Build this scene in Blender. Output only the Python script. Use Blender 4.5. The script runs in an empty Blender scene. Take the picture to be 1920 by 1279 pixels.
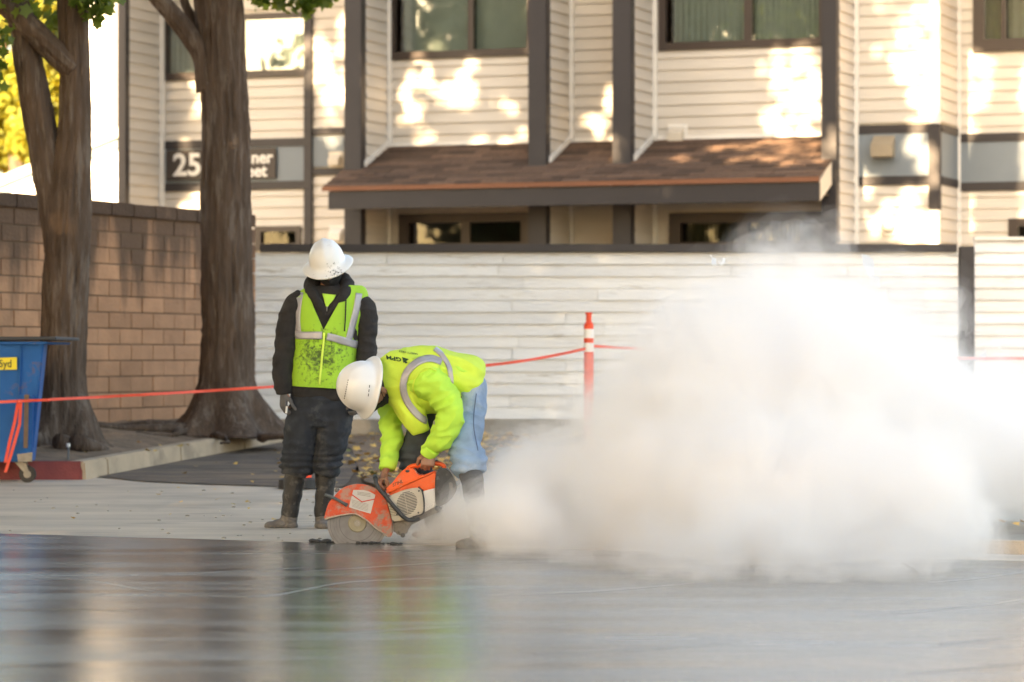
import bpy, bmesh, math, random
import numpy as np
from mathutils import Vector, Matrix, noise
from mathutils.bvhtree import BVHTree

R = math.radians
rng = random.Random(7)
nrng = np.random.default_rng(7)
scene = bpy.context.scene
COL = scene.collection

# ------------------------------------------------------------------ camera, sky, sun, exposure
CAM_H = 1.07
FPX = 6000.0
HOR = 668.0
cam_d = bpy.data.cameras.new('camera')
cam = bpy.data.objects.new('camera', cam_d)
COL.objects.link(cam)
cam.location = (0, 0, CAM_H)
cam.rotation_euler = (R(90) + math.atan((HOR - 639.5) / FPX), 0, 0)
cam_d.sensor_width = 36
cam_d.lens = FPX / 1920 * 36
cam_d.clip_start = 0.5
cam_d.clip_end = 600
cam_d.dof.use_dof = True
cam_d.dof.focus_distance = 18.3
cam_d.dof.aperture_fstop = 3.0
scene.camera = cam

SUN = Vector((-0.42, -0.80, 0.43)).normalized()        # towards the sun
world = bpy.data.worlds.new('World')
scene.world = world
world.use_nodes = True
wn = world.node_tree
bg = wn.nodes['Background']
sky = wn.nodes.new('ShaderNodeTexSky')
sky.sky_type = 'NISHITA'
sky.sun_disc = False
sky.sun_elevation = math.asin(SUN.z)
sky.sun_rotation = math.atan2(SUN.x, SUN.y)
sky.dust_density = 2.0
sky.air_density = 1.0
sky.ozone_density = 1.0
wn.links.new(sky.outputs[0], bg.inputs[0])
bg.inputs[1].default_value = 0.085
sun_d = bpy.data.lights.new('sun', 'SUN')
sun_d.energy = 5.0
sun_d.angle = R(0.6)
sun_d.color = (1.0, 0.80, 0.58)
sun = bpy.data.objects.new('sun', sun_d)
COL.objects.link(sun)
sun.rotation_euler = SUN.to_track_quat('Z', 'Y').to_euler()
sun.location = (-10, -15, 25)

vs = scene.view_settings
vs.view_transform = 'Standard'
vs.look = 'None'
vs.gamma = 1
vs.use_curve_mapping = False
vs.exposure = 3.1
try:
    vs.use_white_balance = True
    vs.white_balance_temperature = 8500
    vs.white_balance_tint = 10
except Exception:
    pass
cy = scene.cycles
cy.use_denoising = True
cy.max_bounces = 18
cy.volume_bounces = 16
cy.diffuse_bounces = 4
cy.glossy_bounces = 4
cy.transparent_max_bounces = 16
cy.transmission_bounces = 6
cy.caustics_reflective = False
cy.caustics_refractive = False
cy.sample_clamp_indirect = 6.0

# ------------------------------------------------------------------ helpers: image <-> place
def P(x, y, Y):                       # a point of the photograph at depth Y metres
    return Vector(((x - 960) / FPX * Y, Y, CAM_H + (HOR - y) / FPX * Y))

def gz(Y):                            # street is level, the drive climbs gently behind it
    return 0.0 if Y < 21 else (0.02 * (Y - 21) if Y < 33 else 0.24)

# ------------------------------------------------------------------ materials
MATS = {}
def mat(name, col, rough=0.7, var=0.12, scale=3.0, bump=0.0, bscale=40.0, metal=0.0, spec=0.5, rnd=0.0,
        stain=None, stain_amt=0.0, stain_scale=1.5, stain_thr=0.55, stretch=(1, 1, 1), coat=0.0, transl=None, sheen=0.0):
    """colour varied by noise; optional second stain colour; rnd = per object value change"""
    m = bpy.data.materials.new(name)
    m.use_nodes = True
    nt = m.node_tree
    N, L = nt.nodes, nt.links
    b = N['Principled BSDF']
    b.inputs['Roughness'].default_value = rough
    b.inputs['Metallic'].default_value = metal
    b.inputs['Specular IOR Level'].default_value = spec
    if coat: b.inputs['Coat Weight'].default_value = coat
    if sheen: b.inputs['Sheen Weight'].default_value = sheen
    geo = N.new('ShaderNodeNewGeometry')
    mp = N.new('ShaderNodeMapping')
    mp.inputs['Scale'].default_value = stretch
    L.new(geo.outputs['Position'], mp.inputs['Vector'])
    n1 = N.new('ShaderNodeTexNoise')
    n1.inputs['Scale'].default_value = scale
    n1.inputs['Detail'].default_value = 6
    L.new(mp.outputs[0], n1.inputs['Vector'])
    hsv = N.new('ShaderNodeHueSaturation')
    hsv.inputs['Color'].default_value = (*col, 1)
    mr = N.new('ShaderNodeMapRange')
    mr.inputs['From Min'].default_value = 0.25
    mr.inputs['From Max'].default_value = 0.75
    mr.inputs['To Min'].default_value = 1 - var
    mr.inputs['To Max'].default_value = 1 + var
    L.new(n1.outputs[0], mr.inputs[0])
    val = mr.outputs[0]
    if rnd:
        oi = N.new('ShaderNodeObjectInfo')
        r2 = N.new('ShaderNodeMapRange')
        r2.inputs['To Min'].default_value = 1 - rnd
        r2.inputs['To Max'].default_value = 1 + rnd
        L.new(oi.outputs['Random'], r2.inputs[0])
        mu = N.new('ShaderNodeMath'); mu.operation = 'MULTIPLY'
        L.new(val, mu.inputs[0]); L.new(r2.outputs[0], mu.inputs[1])
        val = mu.outputs[0]
    L.new(val, hsv.inputs['Value'])
    out = hsv.outputs[0]
    if stain:
        n2 = N.new('ShaderNodeTexNoise')
        n2.inputs['Scale'].default_value = stain_scale
        n2.inputs['Detail'].default_value = 8
        n2.inputs['Roughness'].default_value = 0.65
        L.new(mp.outputs[0], n2.inputs['Vector'])
        r3 = N.new('ShaderNodeMapRange')
        r3.inputs['From Min'].default_value = stain_thr
        r3.inputs['From Max'].default_value = stain_thr + 0.1
        r3.inputs['To Max'].default_value = stain_amt
        L.new(n2.outputs[0], r3.inputs[0])
        mx = N.new('ShaderNodeMix'); mx.data_type = 'RGBA'
        L.new(r3.outputs[0], mx.inputs['Factor'])
        L.new(out, mx.inputs['A'])
        mx.inputs['B'].default_value = (*stain, 1)
        out = mx.outputs['Result']
    L.new(out, b.inputs['Base Color'])
    if bump:
        n3 = N.new('ShaderNodeTexNoise')
        n3.inputs['Scale'].default_value = bscale
        n3.inputs['Detail'].default_value = 5
        L.new(mp.outputs[0], n3.inputs['Vector'])
        bp = N.new('ShaderNodeBump')
        bp.inputs['Strength'].default_value = min(1, bump)
        bp.inputs['Distance'].default_value = 0.02
        L.new(n3.outputs[0], bp.inputs['Height'])
        L.new(bp.outputs[0], b.inputs['Normal'])
    if transl:
        tr = N.new('ShaderNodeBsdfTranslucent')
        tr.inputs[0].default_value = (*transl, 1)
        mxs = N.new('ShaderNodeMixShader')
        mxs.inputs[0].default_value = 0.4
        L.new(b.outputs[0], mxs.inputs[1]); L.new(tr.outputs[0], mxs.inputs[2])
        L.new(mxs.outputs[0], N['Material Output'].inputs['Surface'])
    m['tail'] = out.node.name
    MATS[name] = m
    return m

M = {}
M['siding'] = mat('siding_paint', (0.56, 0.52, 0.465), 0.55, 0.05, 1.5, 0.12, 30, rnd=0.035, stain=(0.42, 0.36, 0.28), stain_amt=0.35, stain_thr=0.60, stretch=(0.6, 0.6, 3))
M['fence'] = mat('fence_paint', (0.72, 0.74, 0.75), 0.6, 0.07, 2.0, 0.4, 25, rnd=0.09, stain=(0.36, 0.33, 0.28), stain_amt=0.65, stain_thr=0.585, stain_scale=3.5, stretch=(0.5, 1, 4))
M['trim'] = mat('charcoal_trim', (0.022, 0.019, 0.022), 0.55, 0.12, 2, 0.1, 30, rnd=0.06)
M['band'] = mat('blue_grey_panel', (0.17, 0.205, 0.235), 0.6, 0.08, 2)
M['frame'] = mat('bronze_window_frame', (0.040, 0.028, 0.024), 0.45, 0.1)
M['shingle'] = mat('brown_asphalt_shingle', (0.10, 0.060, 0.041), 0.9, 0.3, 30, 0.6, 120, rnd=0.45)
M['white'] = mat('white_paint', (0.75, 0.73, 0.69), 0.5, 0.05)
M['cream'] = mat('cream_board', (0.62, 0.56, 0.47), 0.6, 0.06)
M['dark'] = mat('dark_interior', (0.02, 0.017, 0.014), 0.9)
M['blind'] = mat('pale_blind', (0.50, 0.54, 0.50), 0.8, 0.06)
M['signb'] = mat('brown_sign_board', (0.045, 0.035, 0.030), 0.6, 0.1)
M['mortar'] = mat('mortar', (0.17, 0.12, 0.085), 0.95, 0.15, 20)
M['footing'] = mat('weathered_concrete', (0.27, 0.245, 0.205), 0.9, 0.2, 3, 0.5, 30, stain=(0.12, 0.1, 0.08), stain_amt=0.5, stain_thr=0.56)
M['kerb'] = mat('kerb_concrete', (0.48, 0.37, 0.26), 0.85, 0.16, 4, 0.5, 60, stain=(0.16, 0.13, 0.10), stain_amt=0.5, stain_thr=0.57)
M['redkerb'] = mat('red_kerb_paint', (0.22, 0.045, 0.045), 0.7, 0.2, 5, 0.4, 60, stain=(0.18, 0.14, 0.12), stain_amt=0.5, stain_thr=0.6)
M['asphalt'] = mat('old_asphalt', (0.135, 0.105, 0.085), 0.9, 0.3, 3, 1.0, 90, stain=(0.25, 0.19, 0.13), stain_amt=0.75, stain_thr=0.47, stain_scale=2.2, stretch=(.6, 1.6, 1))
M['soil'] = mat('bare_soil', (0.23, 0.155, 0.10), 0.95, 0.35, 4, 1.0, 25, stain=(0.13, 0.09, 0.06), stain_amt=0.7, stain_thr=0.5, stain_scale=5)
M['dry'] = mat('dry_concrete', (0.52, 0.44, 0.35), 0.85, 0.25, 1.6, 0.35, 60, stain=(0.24, 0.205, 0.17), stain_amt=0.55, stain_thr=0.55, stain_scale=1.4, stretch=(0.5, 1.5, 1))
M['bark'] = mat('furrowed_bark', (0.095, 0.064, 0.046), 0.95, 0.35, 12, 1.0, 30, stain=(0.17, 0.135, 0.11), stain_amt=0.8, stain_thr=0.52, stain_scale=9, stretch=(1.6, 1.6, 0.22))
M['leaf'] = mat('maple_leaf', (0.07, 0.12, 0.022), 0.5, 0.35, 2, transl=(0.35, 0.45, 0.06))
M['farleaf'] = mat('sunlit_foliage', (0.17, 0.19, 0.03), 0.6, 0.45, 0.9, transl=(0.62, 0.52, 0.06))
M['litter'] = mat('leaf_litter', (0.62, 0.38, 0.10), 0.7, 0.5, 3.0, stain=(0.16, 0.2, 0.05), stain_amt=1, stain_thr=0.56, stain_scale=2.5)
M['blue'] = mat('blue_steel_paint', (0.004, 0.10, 0.33), 0.6, 0.15, 5, 0.2, 40, spec=0.3, stain=(0.15, 0.09, 0.07), stain_amt=0.85, stain_thr=0.575, stain_scale=5)
M['steel'] = mat('worn_steel', (0.25, 0.24, 0.22), 0.5, 0.2, 20, metal=0.7)
M['rubber'] = mat('black_rubber', (0.022, 0.021, 0.020), 0.65, 0.3, 10)
M['yellow'] = mat('yellow_sticker', (0.75, 0.62, 0.04), 0.5, 0.05)
M['ink'] = mat('black_print', (0.02, 0.03, 0.02), 0.6, 0.0)
M['tape'] = mat('fluorescent_tape', (1.0, 0.17, 0.11), 0.45, 0.05, transl=(1.0, 0.2, 0.12))
M['orangepost'] = mat('orange_plastic', (0.85, 0.075, 0.025), 0.4, 0.06)
M['reflwhite'] = mat('white_reflective_band', (0.8, 0.78, 0.76), 0.35, 0.04)

# wet concrete: dark, broom-streaked, glossy in patches
def wet_concrete():
    m = bpy.data.materials.new('wet_concrete'); m.use_nodes = True
    nt = m.node_tree; N, L = nt.nodes, nt.links
    b = N['Principled BSDF']
    geo = N.new('ShaderNodeNewGeometry')
    mp = N.new('ShaderNodeMapping'); mp.inputs['Rotation'].default_value = (0, 0, R(-14)); mp.inputs['Scale'].default_value = (0.35, 2.2, 1)
    L.new(geo.outputs['Position'], mp.inputs[0])
    n = N.new('ShaderNodeTexNoise'); n.inputs['Scale'].default_value = 1.3; n.inputs['Detail'].default_value = 7; n.inputs['Roughness'].default_value = 0.6
    L.new(mp.outputs[0], n.inputs['Vector'])
    cr = N.new('ShaderNodeValToRGB')
    cr.color_ramp.elements[0].position = 0.33; cr.color_ramp.elements[0].color = (0.10, 0.092, 0.078, 1)
    cr.color_ramp.elements[1].position = 0.68; cr.color_ramp.elements[1].color = (0.19, 0.175, 0.155, 1)
    L.new(n.outputs[0], cr.inputs[0]); L.new(cr.outputs[0], b.inputs['Base Color'])
    rr = N.new('ShaderNodeMapRange'); rr.inputs['From Min'].default_value = 0.3; rr.inputs['From Max'].default_value = 0.7
    rr.inputs['To Min'].default_value = 0.13; rr.inputs['To Max'].default_value = 0.29
    L.new(n.outputs[0], rr.inputs[0]); L.new(rr.outputs[0], b.inputs['Roughness'])
    b.inputs['Specular IOR Level'].default_value = 1.0
    # fine grit + long trowel ridges
    g = N.new('ShaderNodeTexNoise'); g.inputs['Scale'].default_value = 90; g.inputs['Detail'].default_value = 3
    L.new(geo.outputs['Position'], g.inputs['Vector'])
    mp2 = N.new('ShaderNodeMapping'); mp2.inputs['Rotation'].default_value = (0, 0, R(-18)); mp2.inputs['Scale'].default_value = (0.7, 2.4, 1)
    L.new(geo.outputs['Position'], mp2.inputs[0])
    t = N.new('ShaderNodeTexNoise'); t.inputs['Scale'].default_value = 2.0; t.inputs['Detail'].default_value = 5
    L.new(mp2.outputs[0], t.inputs['Vector'])
    b1 = N.new('ShaderNodeBump'); b1.inputs['Strength'].default_value = 0.22; b1.inputs['Distance'].default_value = 0.003
    L.new(g.outputs[0], b1.inputs['Height'])
    b2 = N.new('ShaderNodeBump'); b2.inputs['Strength'].default_value = 0.10; b2.inputs['Distance'].default_value = 0.005
    L.new(t.outputs[0], b2.inputs['Height']); L.new(b1.outputs[0], b2.inputs['Normal'])
    L.new(b2.outputs[0], b.inputs['Normal'])
    return m
M['wet'] = wet_concrete()

# slumped blocks, soot-stained from the coping down in streaks
def block_mat():
    m = mat('slump_block', (0.47, 0.262, 0.155), 0.9, 0.14, 4, 0.5, 30, rnd=0.14)
    nt = m.node_tree; N, L = nt.nodes, nt.links
    b = N['Principled BSDF']
    src = b.inputs['Base Color'].links[0].from_socket
    geo = N.new('ShaderNodeNewGeometry'); sx = N.new('ShaderNodeSeparateXYZ'); L.new(geo.outputs['Position'], sx.inputs[0])
    mp = N.new('ShaderNodeMapping'); mp.inputs['Scale'].default_value = (2.2, 2.2, 0.35); L.new(geo.outputs['Position'], mp.inputs[0])
    n = N.new('ShaderNodeTexNoise'); n.inputs['Scale'].default_value = 1.6; n.inputs['Detail'].default_value = 6; L.new(mp.outputs[0], n.inputs['Vector'])
    a = N.new('ShaderNodeMath'); a.operation = 'MULTIPLY_ADD'; a.inputs[1].default_value = 2.4; L.new(n.outputs[0], a.inputs[0])
    s = N.new('ShaderNodeMath'); s.operation = 'SUBTRACT'; L.new(sx.outputs['Z'], s.inputs[0]); s.inputs[1].default_value = 1.92 + 1.2
    L.new(s.outputs[0], a.inputs[2])
    r = N.new('ShaderNodeMapRange'); r.inputs['From Min'].default_value = -0.25; r.inputs['From Max'].default_value = 0.25; r.inputs['To Max'].default_value = 0.9
    L.new(a.outputs[0], r.inputs[0])
    mx = N.new('ShaderNodeMix'); mx.data_type = 'RGBA'; L.new(r.outputs[0], mx.inputs['Factor']); L.new(src, mx.inputs['A']); mx.inputs['B'].default_value = (0.105, 0.066, 0.045, 1)
    L.new(mx.outputs['Result'], b.inputs['Base Color'])
    return m
M['block'] = block_mat()
M['coping'] = mat('sooty_coping', (0.095, 0.060, 0.042), 0.95, 0.25, 5, 0.6, 30, stain=(0.21, 0.13, 0.085), stain_amt=0.6, stain_thr=0.58)

def glass_mat(name='window_glass', refl=0.16):
    m = bpy.data.materials.new(name); m.use_nodes = True
    nt = m.node_tree; N, L = nt.nodes, nt.links
    N.remove(N['Principled BSDF'])
    t = N.new('ShaderNodeBsdfTransparent'); t.inputs[0].default_value = (0.80, 0.83, 0.81, 1)
    g = N.new('ShaderNodeBsdfGlossy'); g.inputs['Roughness'].default_value = 0.02
    mx = N.new('ShaderNodeMixShader'); mx.inputs[0].default_value = refl
    L.new(t.outputs[0], mx.inputs[1]); L.new(g.outputs[0], mx.inputs[2]); L.new(mx.outputs[0], N['Material Output'].inputs['Surface'])
    return m
M['glass'] = glass_mat()
M['dimglass'] = glass_mat('shaded_window_glass', 0.025)

# ------------------------------------------------------------------ object helpers
def link(name, me, m=None, parent=None, smooth=False):
    o = bpy.data.objects.new(name, me)
    COL.objects.link(o)
    if m is not None and not me.materials: me.materials.append(m)
    if parent is not None:
        o.parent = parent
        o.matrix_parent_inverse = Matrix.Translation(-ROOT_LOC.get(parent.name, Vector((0, 0, 0))))
    if smooth:
        me.polygons.foreach_set('use_smooth', [True] * len(me.polygons))
    return o
ROOT_LOC = {}
def thing(name, label, cat, loc=(0, 0, 0), group=None):
    o = bpy.data.objects.new(name, None)
    COL.objects.link(o)
    o.location = loc
    o.empty_display_size = 0.1
    ROOT_LOC[o.name] = Vector(loc)
    o['label'] = label; o['category'] = cat
    if group: o['group'] = group
    return o
def tag(o, label=None, cat=None, group=None, kind=None):
    if label: o['label'] = label
    if cat: o['category'] = cat
    if group: o['group'] = group
    if kind: o['kind'] = kind
    return o
def sub(name, me, m, part, smooth=False):   # a sub-part: child of a part whose own frame is the world frame after parenting
    o = bpy.data.objects.new(name, me); COL.objects.link(o)
    if m is not None and not me.materials: me.materials.append(m)
    o.parent = part
    if smooth: me.polygons.foreach_set('use_smooth', [True] * len(me.polygons))
    return o

def mesh_from(verts, faces, name='m'):
    me = bpy.data.meshes.new(name)
    me.from_pydata([tuple(v) for v in verts], [], faces)
    me.update()
    return me
class G:                                  # a small collector of shapes -> one mesh
    def __init__(s): s.v = []; s.f = []
    def add(s, vs, fs):
        n = len(s.v); s.v += [tuple(v) for v in vs]; s.f += [tuple(i + n for i in f) for f in fs]; return s
    def hexa(s, c):                       # 8 corners: bottom 4 ccw, top 4 ccw
        return s.add(c, [(3, 2, 1, 0), (4, 5, 6, 7), (0, 1, 5, 4), (1, 2, 6, 5), (2, 3, 7, 6), (3, 0, 4, 7)])
    def box(s, a, b):
        (x0, y0, z0), (x1, y1, z1) = a, b
        return s.hexa([(x0, y0, z0), (x1, y0, z0), (x1, y1, z0), (x0, y1, z0), (x0, y0, z1), (x1, y0, z1), (x1, y1, z1), (x0, y1, z1)])
    def prism(s, poly, d):                # poly: list of Vectors, extruded along vector d
        n = len(poly); d = Vector(d)
        vs = [Vector(p) for p in poly] + [Vector(p) + d for p in poly]
        fs = [tuple(range(n - 1, -1, -1)), tuple(range(n, 2 * n))] + [(i, (i + 1) % n, n + (i + 1) % n, n + i) for i in range(n)]
        return s.add(vs, fs)
    def tube(s, pts, rads, seg=10, closed=False, flat=None, up=Vector((0, 1, 0)), power=1.0):
        """pts world points, rads list of (ra, rb); A lies across the picture, B roughly along depth"""
        pts = [Vector(p) for p in pts]; n = len(pts); vs = []
        for i, p in enumerate(pts):
            if closed: t = pts[(i + 1) % n] - pts[i - 1]
            else: t = pts[min(i + 1, n - 1)] - pts[max(i - 1, 0)]
            t = t.normalized()
            u = up if abs(t.dot(up)) < 0.93 else Vector((0, 0, 1))
            A = t.cross(u).normalized(); B = A.cross(t).normalized()
            ra, rb = rads[i] if isinstance(rads[i], (tuple, list)) else (rads[i], rads[i])
            for k in range(seg):
                ph = 2 * math.pi * k / seg
                c, sn = math.cos(ph), math.sin(ph)
                if power != 1.0:
                    c = math.copysign(abs(c) ** power, c); sn = math.copysign(abs(sn) ** power, sn)
                vs.append(p + A * (ra * c) + B * (rb * sn))
        fs = []
        m = n if closed else n - 1
        for i in range(m):
            for k in range(seg):
                a = i * seg + k; b = i * seg + (k + 1) % seg
                c = ((i + 1) % n) * seg + (k + 1) % seg; d = ((i + 1) % n) * seg + k
                fs.append((a, b, c, d))
        if not closed:
            fs.append(tuple(range(seg - 1, -1, -1)))
            fs.append(tuple((n - 1) * seg + k for k in range(seg)))
        return s.add(vs, fs)
    def cyl(s, p0, p1, r, seg=16): return s.tube([p0, p1], [r, r], seg)
    def ball(s, c, r, A=None, seg=14, rings=9):
        c = Vector(c); r = r if isinstance(r, (tuple, list)) else (r, r, r)
        ax = A or (Vector((1, 0, 0)), Vector((0, 1, 0)), Vector((0, 0, 1)))
        vs = [c - ax[2] * r[2]]
        for i in range(1, rings):
            th = math.pi * i / rings
            for k in range(seg):
                ph = 2 * math.pi * k / seg
                vs.append(c + ax[0] * (r[0] * math.sin(th) * math.cos(ph)) + ax[1] * (r[1] * math.sin(th) * math.sin(ph)) - ax[2] * (r[2] * math.cos(th)))
        vs.append(c + ax[2] * r[2])
        fs = [(0, 1 + (k + 1) % seg, 1 + k) for k in range(seg)]
        for i in range(rings - 2):
            for k in range(seg):
                a = 1 + i * seg + k; b = 1 + i * seg + (k + 1) % seg
                fs.append((a, b, b + seg, a + seg))
        last = len(vs) - 1; o = 1 + (rings - 2) * seg
        fs += [(last, o + k, o + (k + 1) % seg) for k in range(seg)]
        return s.add(vs, fs)
    def mesh(s, name='m'): return mesh_from(s.v, s.f, name)

def put(name, g, m, parent=None, smooth=False, bevel=0.0):
    me = g.mesh(name)
    if bevel:
        bm = bmesh.new(); bm.from_mesh(me)
        bmesh.ops.bevel(bm, geom=[e for e in bm.edges if e.is_manifold and e.calc_face_angle(0) > 0.5], offset=bevel, segments=2, affect='EDGES', clamp_overlap=True)
        bmesh.ops.recalc_face_normals(bm, faces=bm.faces)
        bm.to_mesh(me); bm.free()
    return link(name, me, m, parent, smooth)

def recalc(me):
    bm = bmesh.new(); bm.from_mesh(me); bmesh.ops.recalc_face_normals(bm, faces=bm.faces); bm.to_mesh(me); bm.free()

SHOP = bpy.data.scenes.new('workshop')          # scratch scene for applying modifiers, removed at the end
def evaluated(me, mods):
    """apply modifiers to a mesh; mods = list of (type, dict)"""
    o = bpy.data.objects.new('work_piece', me); SHOP.collection.objects.link(o)
    for t, kw in mods:
        md = o.modifiers.new(t, t)
        for k, v in kw.items(): setattr(md, k, v)
    SHOP.view_layers[0].update(); dg = SHOP.view_layers[0].depsgraph
    r = bpy.data.meshes.new_from_object(o.evaluated_get(dg))
    bpy.data.objects.remove(o)
    return r

# ================================================================== THE GROUND
def sheet(name, rows, m, dz, nx=24, base=gz, bumpy=0.0):
    """rows: (Y, X0, X1) ; Y ascending"""
    vs, fs = [], []
    for (Y, x0, x1) in rows:
        for i in range(nx + 1):
            X = x0 + (x1 - x0) * i / nx
            z = base(Y) if base is gz else base(X, Y)
            if bumpy: z += bumpy * noise.fractal(Vector((X * 3, Y * 3, 0)), 0.8, 2, 4)
            vs.append((X, Y, z + dz))
    for j in range(len(rows) - 1):
        for i in range(nx):
            a = j * (nx + 1) + i
            fs.append((a, a + 1, a + nx + 2, a + nx + 1))
    me = mesh_from(vs, fs, name)
    o = link(name, me, m, smooth=True)
    o['kind'] = 'structure'
    return o
def interp(tab, y):
    for (y0, v0), (y1, v1) in zip(tab, tab[1:]):
        if y <= y1: return v0 + (v1 - v0) * (y - y0) / (y1 - y0)
    return tab[-1][1]
ys = [-60, -20, 0, 8, 14, 21, 24, 27, 30, 33, 60, 140, 500]
sheet('ground', [(y, -300, 300) for y in ys], M['soil'], -0.012)
def wet_edge(X):            # the pour's straight edge, in plan
    return 18.13 - 0.44 * (X + 0.86) if X > -0.86 else 18.13 - 0.47 * (X + 0.86)
# dry concrete apron and gutter
vs, fs = [], []
xs = [-14 + i * 0.5 for i in range(57)]
for X in xs:
    ye = wet_edge(X)
    ytop = 25.8 if X < -3.0 else max(ye + 1.5, 25.8 - (X + 3.0) * 0.9)
    for Y in (ye, 21, 23, ytop):
        Y = min(max(Y, ye), ytop) if Y != ye else ye
        vs.append((X, Y, gz(Y) + 0.004))
for i in range(len(xs) - 1):
    for j in range(3):
        a = i * 4 + j; fs.append((a, a + 4, a + 5, a + 1))
o = link('driveway_apron', mesh_from(vs, fs), M['dry']); recalc(o.data); o['kind'] = 'structure'
# wet slab in the street, a hair proud of the apron
vs, fs = [], []
for X in xs:
    ye = wet_edge(X) + 0.006 * math.sin(X * 9) + 0.004 * math.sin(X * 31)
    for Y in (-6, 6, 12, ye): vs.append((X, Y, 0.008 if Y != ye else 0.0085))
for i in range(len(xs) - 1):
    for j in range(3):
        a = i * 4 + j; fs.append((a, a + 4, a + 5, a + 1))
o = link('wet_concrete_street', mesh_from(vs, fs), M['wet']); recalc(o.data); o['kind'] = 'structure'
o = sheet('far_street', [(-60, -60, 60), (-6.2, -60, 60)], M['asphalt'], 0.004)
# asphalt drive wedge beside the kerb
def pxrow(Y, xa, xb): return (Y, (xa - 960) / FPX * Y, (xb - 960) / FPX * Y)
def y2Y(y):                       # ground row in the picture -> depth
    Y = 1.07 * FPX / (y - HOR)
    if Y > 21:
        Y = 1.49 * FPX / ((y - HOR) + 120)
    return Y
wedge = [(916, 560, 640), (910, 380, 650), (905, 270, 655), (896, 182, 660), (880, 215, 668), (862, 330, 680), (846, 450, 690), (832, 520, 700), (815, 560, 705)]
sheet('asphalt_drive', [pxrow(y2Y(y), a, b) for y, a, b in wedge], M['asphalt'], 0.012, nx=8)

# raised bed behind the kerb: soil climbing to the block wall
KL = [Vector((-9.0, 25.45)), Vector((-3.36, 25.35)), Vector((-3.25, 25.9)), Vector((-2.20, 31.9)), Vector((-2.1, 32.9))]
def bed_z(X, Y):
    # wall line X at Y
    xw = -3.55 + (Y - 31) * 0.384 * -1 * -1
    xk = interp([(25.35, -3.36), (25.9, -3.27), (31.9, -2.22), (33.4, -2.0)], max(Y, 25.36)) - .16
    t = min(1, max(0, (xk - X) / .9))
    f = min(1, max(0, (Y - 25.5) / 1.6)); f = f * f * (3 - 2 * f)
    return gz(Y) + 0.135 + 0.12 * t * f + 0.04 * t * noise.noise(Vector((X * 2.3, Y * 2.3, 0)))
rows = []
yy = 25.5
while yy < 33.3:
    xr = interp([(25.35, -3.36), (25.9, -3.27), (31.9, -2.22), (33.4, -2.0)], max(yy, 25.36)) - 0.05
    rows.append((yy, -9.0, xr)); yy += 0.15
sheet('planting_bed', rows, M['soil'], 0.0, nx=60, base=bed_z, bumpy=0.012)
# soil verge with leaves between drive and fence
def verge_z(X, Y): return gz(Y) + 0.018 + 0.015 * noise.noise(Vector((X * 2, Y * 2, 3)))
rows = []
yy = 23.6
while yy < 33.2:
    xl = interp([(23.6, -0.8), (25, -1.15), (27, -1.3), (30, -1.5), (33.2, -2.0)], yy)
    rows.append((yy, xl, 9.0)); yy += 0.2
sheet('leafy_verge', rows, M['soil'], 0.0, nx=50, base=verge_z, bumpy=0.012)

# kerbs: each cast length is a piece
def kerb(name, label, pieces, pmat, hgt=0.15, wid=0.15, labels=None):
    t = thing(name, label, 'kerb', (pieces[0][0][0], pieces[0][0][1], gz(pieces[0][0][1])))
    for k, (a, b) in enumerate(pieces):
        a = Vector(a); b = Vector(b); d = (b - a).normalized(); n = Vector((-d.y, d.x))
        if n.y < 0 and abs(n.y) > abs(n.x): n = -n
        if abs(n.x) > abs(n.y) and n.x > 0: n = -n
        a2 = a + d * 0.006; b2 = b - d * 0.006
        za, zb = gz(a.y), gz(b.y)
        c = [(a2.x, a2.y, za - .03), (b2.x, b2.y, zb - .03), (b2.x + n.x * wid, b2.y + n.y * wid, zb - .03), (a2.x + n.x * wid, a2.y + n.y * wid, za - .03),
             (a2.x + n.x * .012, a2.y + n.y * .012, za + hgt), (b2.x + n.x * .012, b2.y + n.y * .012, zb + hgt), (b2.x + n.x * wid, b2.y + n.y * wid, zb + hgt), (a2.x + n.x * wid, a2.y + n.y * wid, za + hgt)]
        g = G().hexa(c)
        put('kerb_stone', g, pmat, t, bevel=0.014)
    return t
kerb('kerb', 'red painted kerb in front of the block wall, behind the blue bin', [((-9, 25.35), (-7.2, 25.35)), ((-7.2, 25.35), (-5.3, 25.35)), ((-5.3, 25.35), (-3.40, 25.35))], M['redkerb'])
kerb('kerb', 'bare concrete kerb curving back past the two tree trunks', [((-3.38, 25.36), (-3.27, 25.95)), ((-3.27, 25.95), (-2.90, 28.1)), ((-2.90, 28.1), (-2.52, 30.2)), ((-2.52, 30.2), (-2.2, 32.0)), ((-2.2, 32.0), (-2.02, 32.9))], M['kerb'])
kb = P(1850, 1030, 17.3)
kerb('kerb', 'grey street kerb beside the dust cloud with leaves on it', [((2.35, 17.35), (3.6, 16.85)), ((3.6, 16.85), (5.4, 16.1)), ((5.4, 16.1), (7.5, 15.2))], M['kerb'], hgt=0.075)
vs = [(2.35, 17.5, .07), (7.5, 15.35, .07), (9.0, 17.0, .09), (9.0, 23.0, .11), (2.6, 22.4, .11), (2.4, 19.0, .09)]
o = link('sidewalk_verge', mesh_from(vs, [(0, 1, 2, 3, 4, 5)]), M['footing']); o['kind'] = 'structure'

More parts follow.
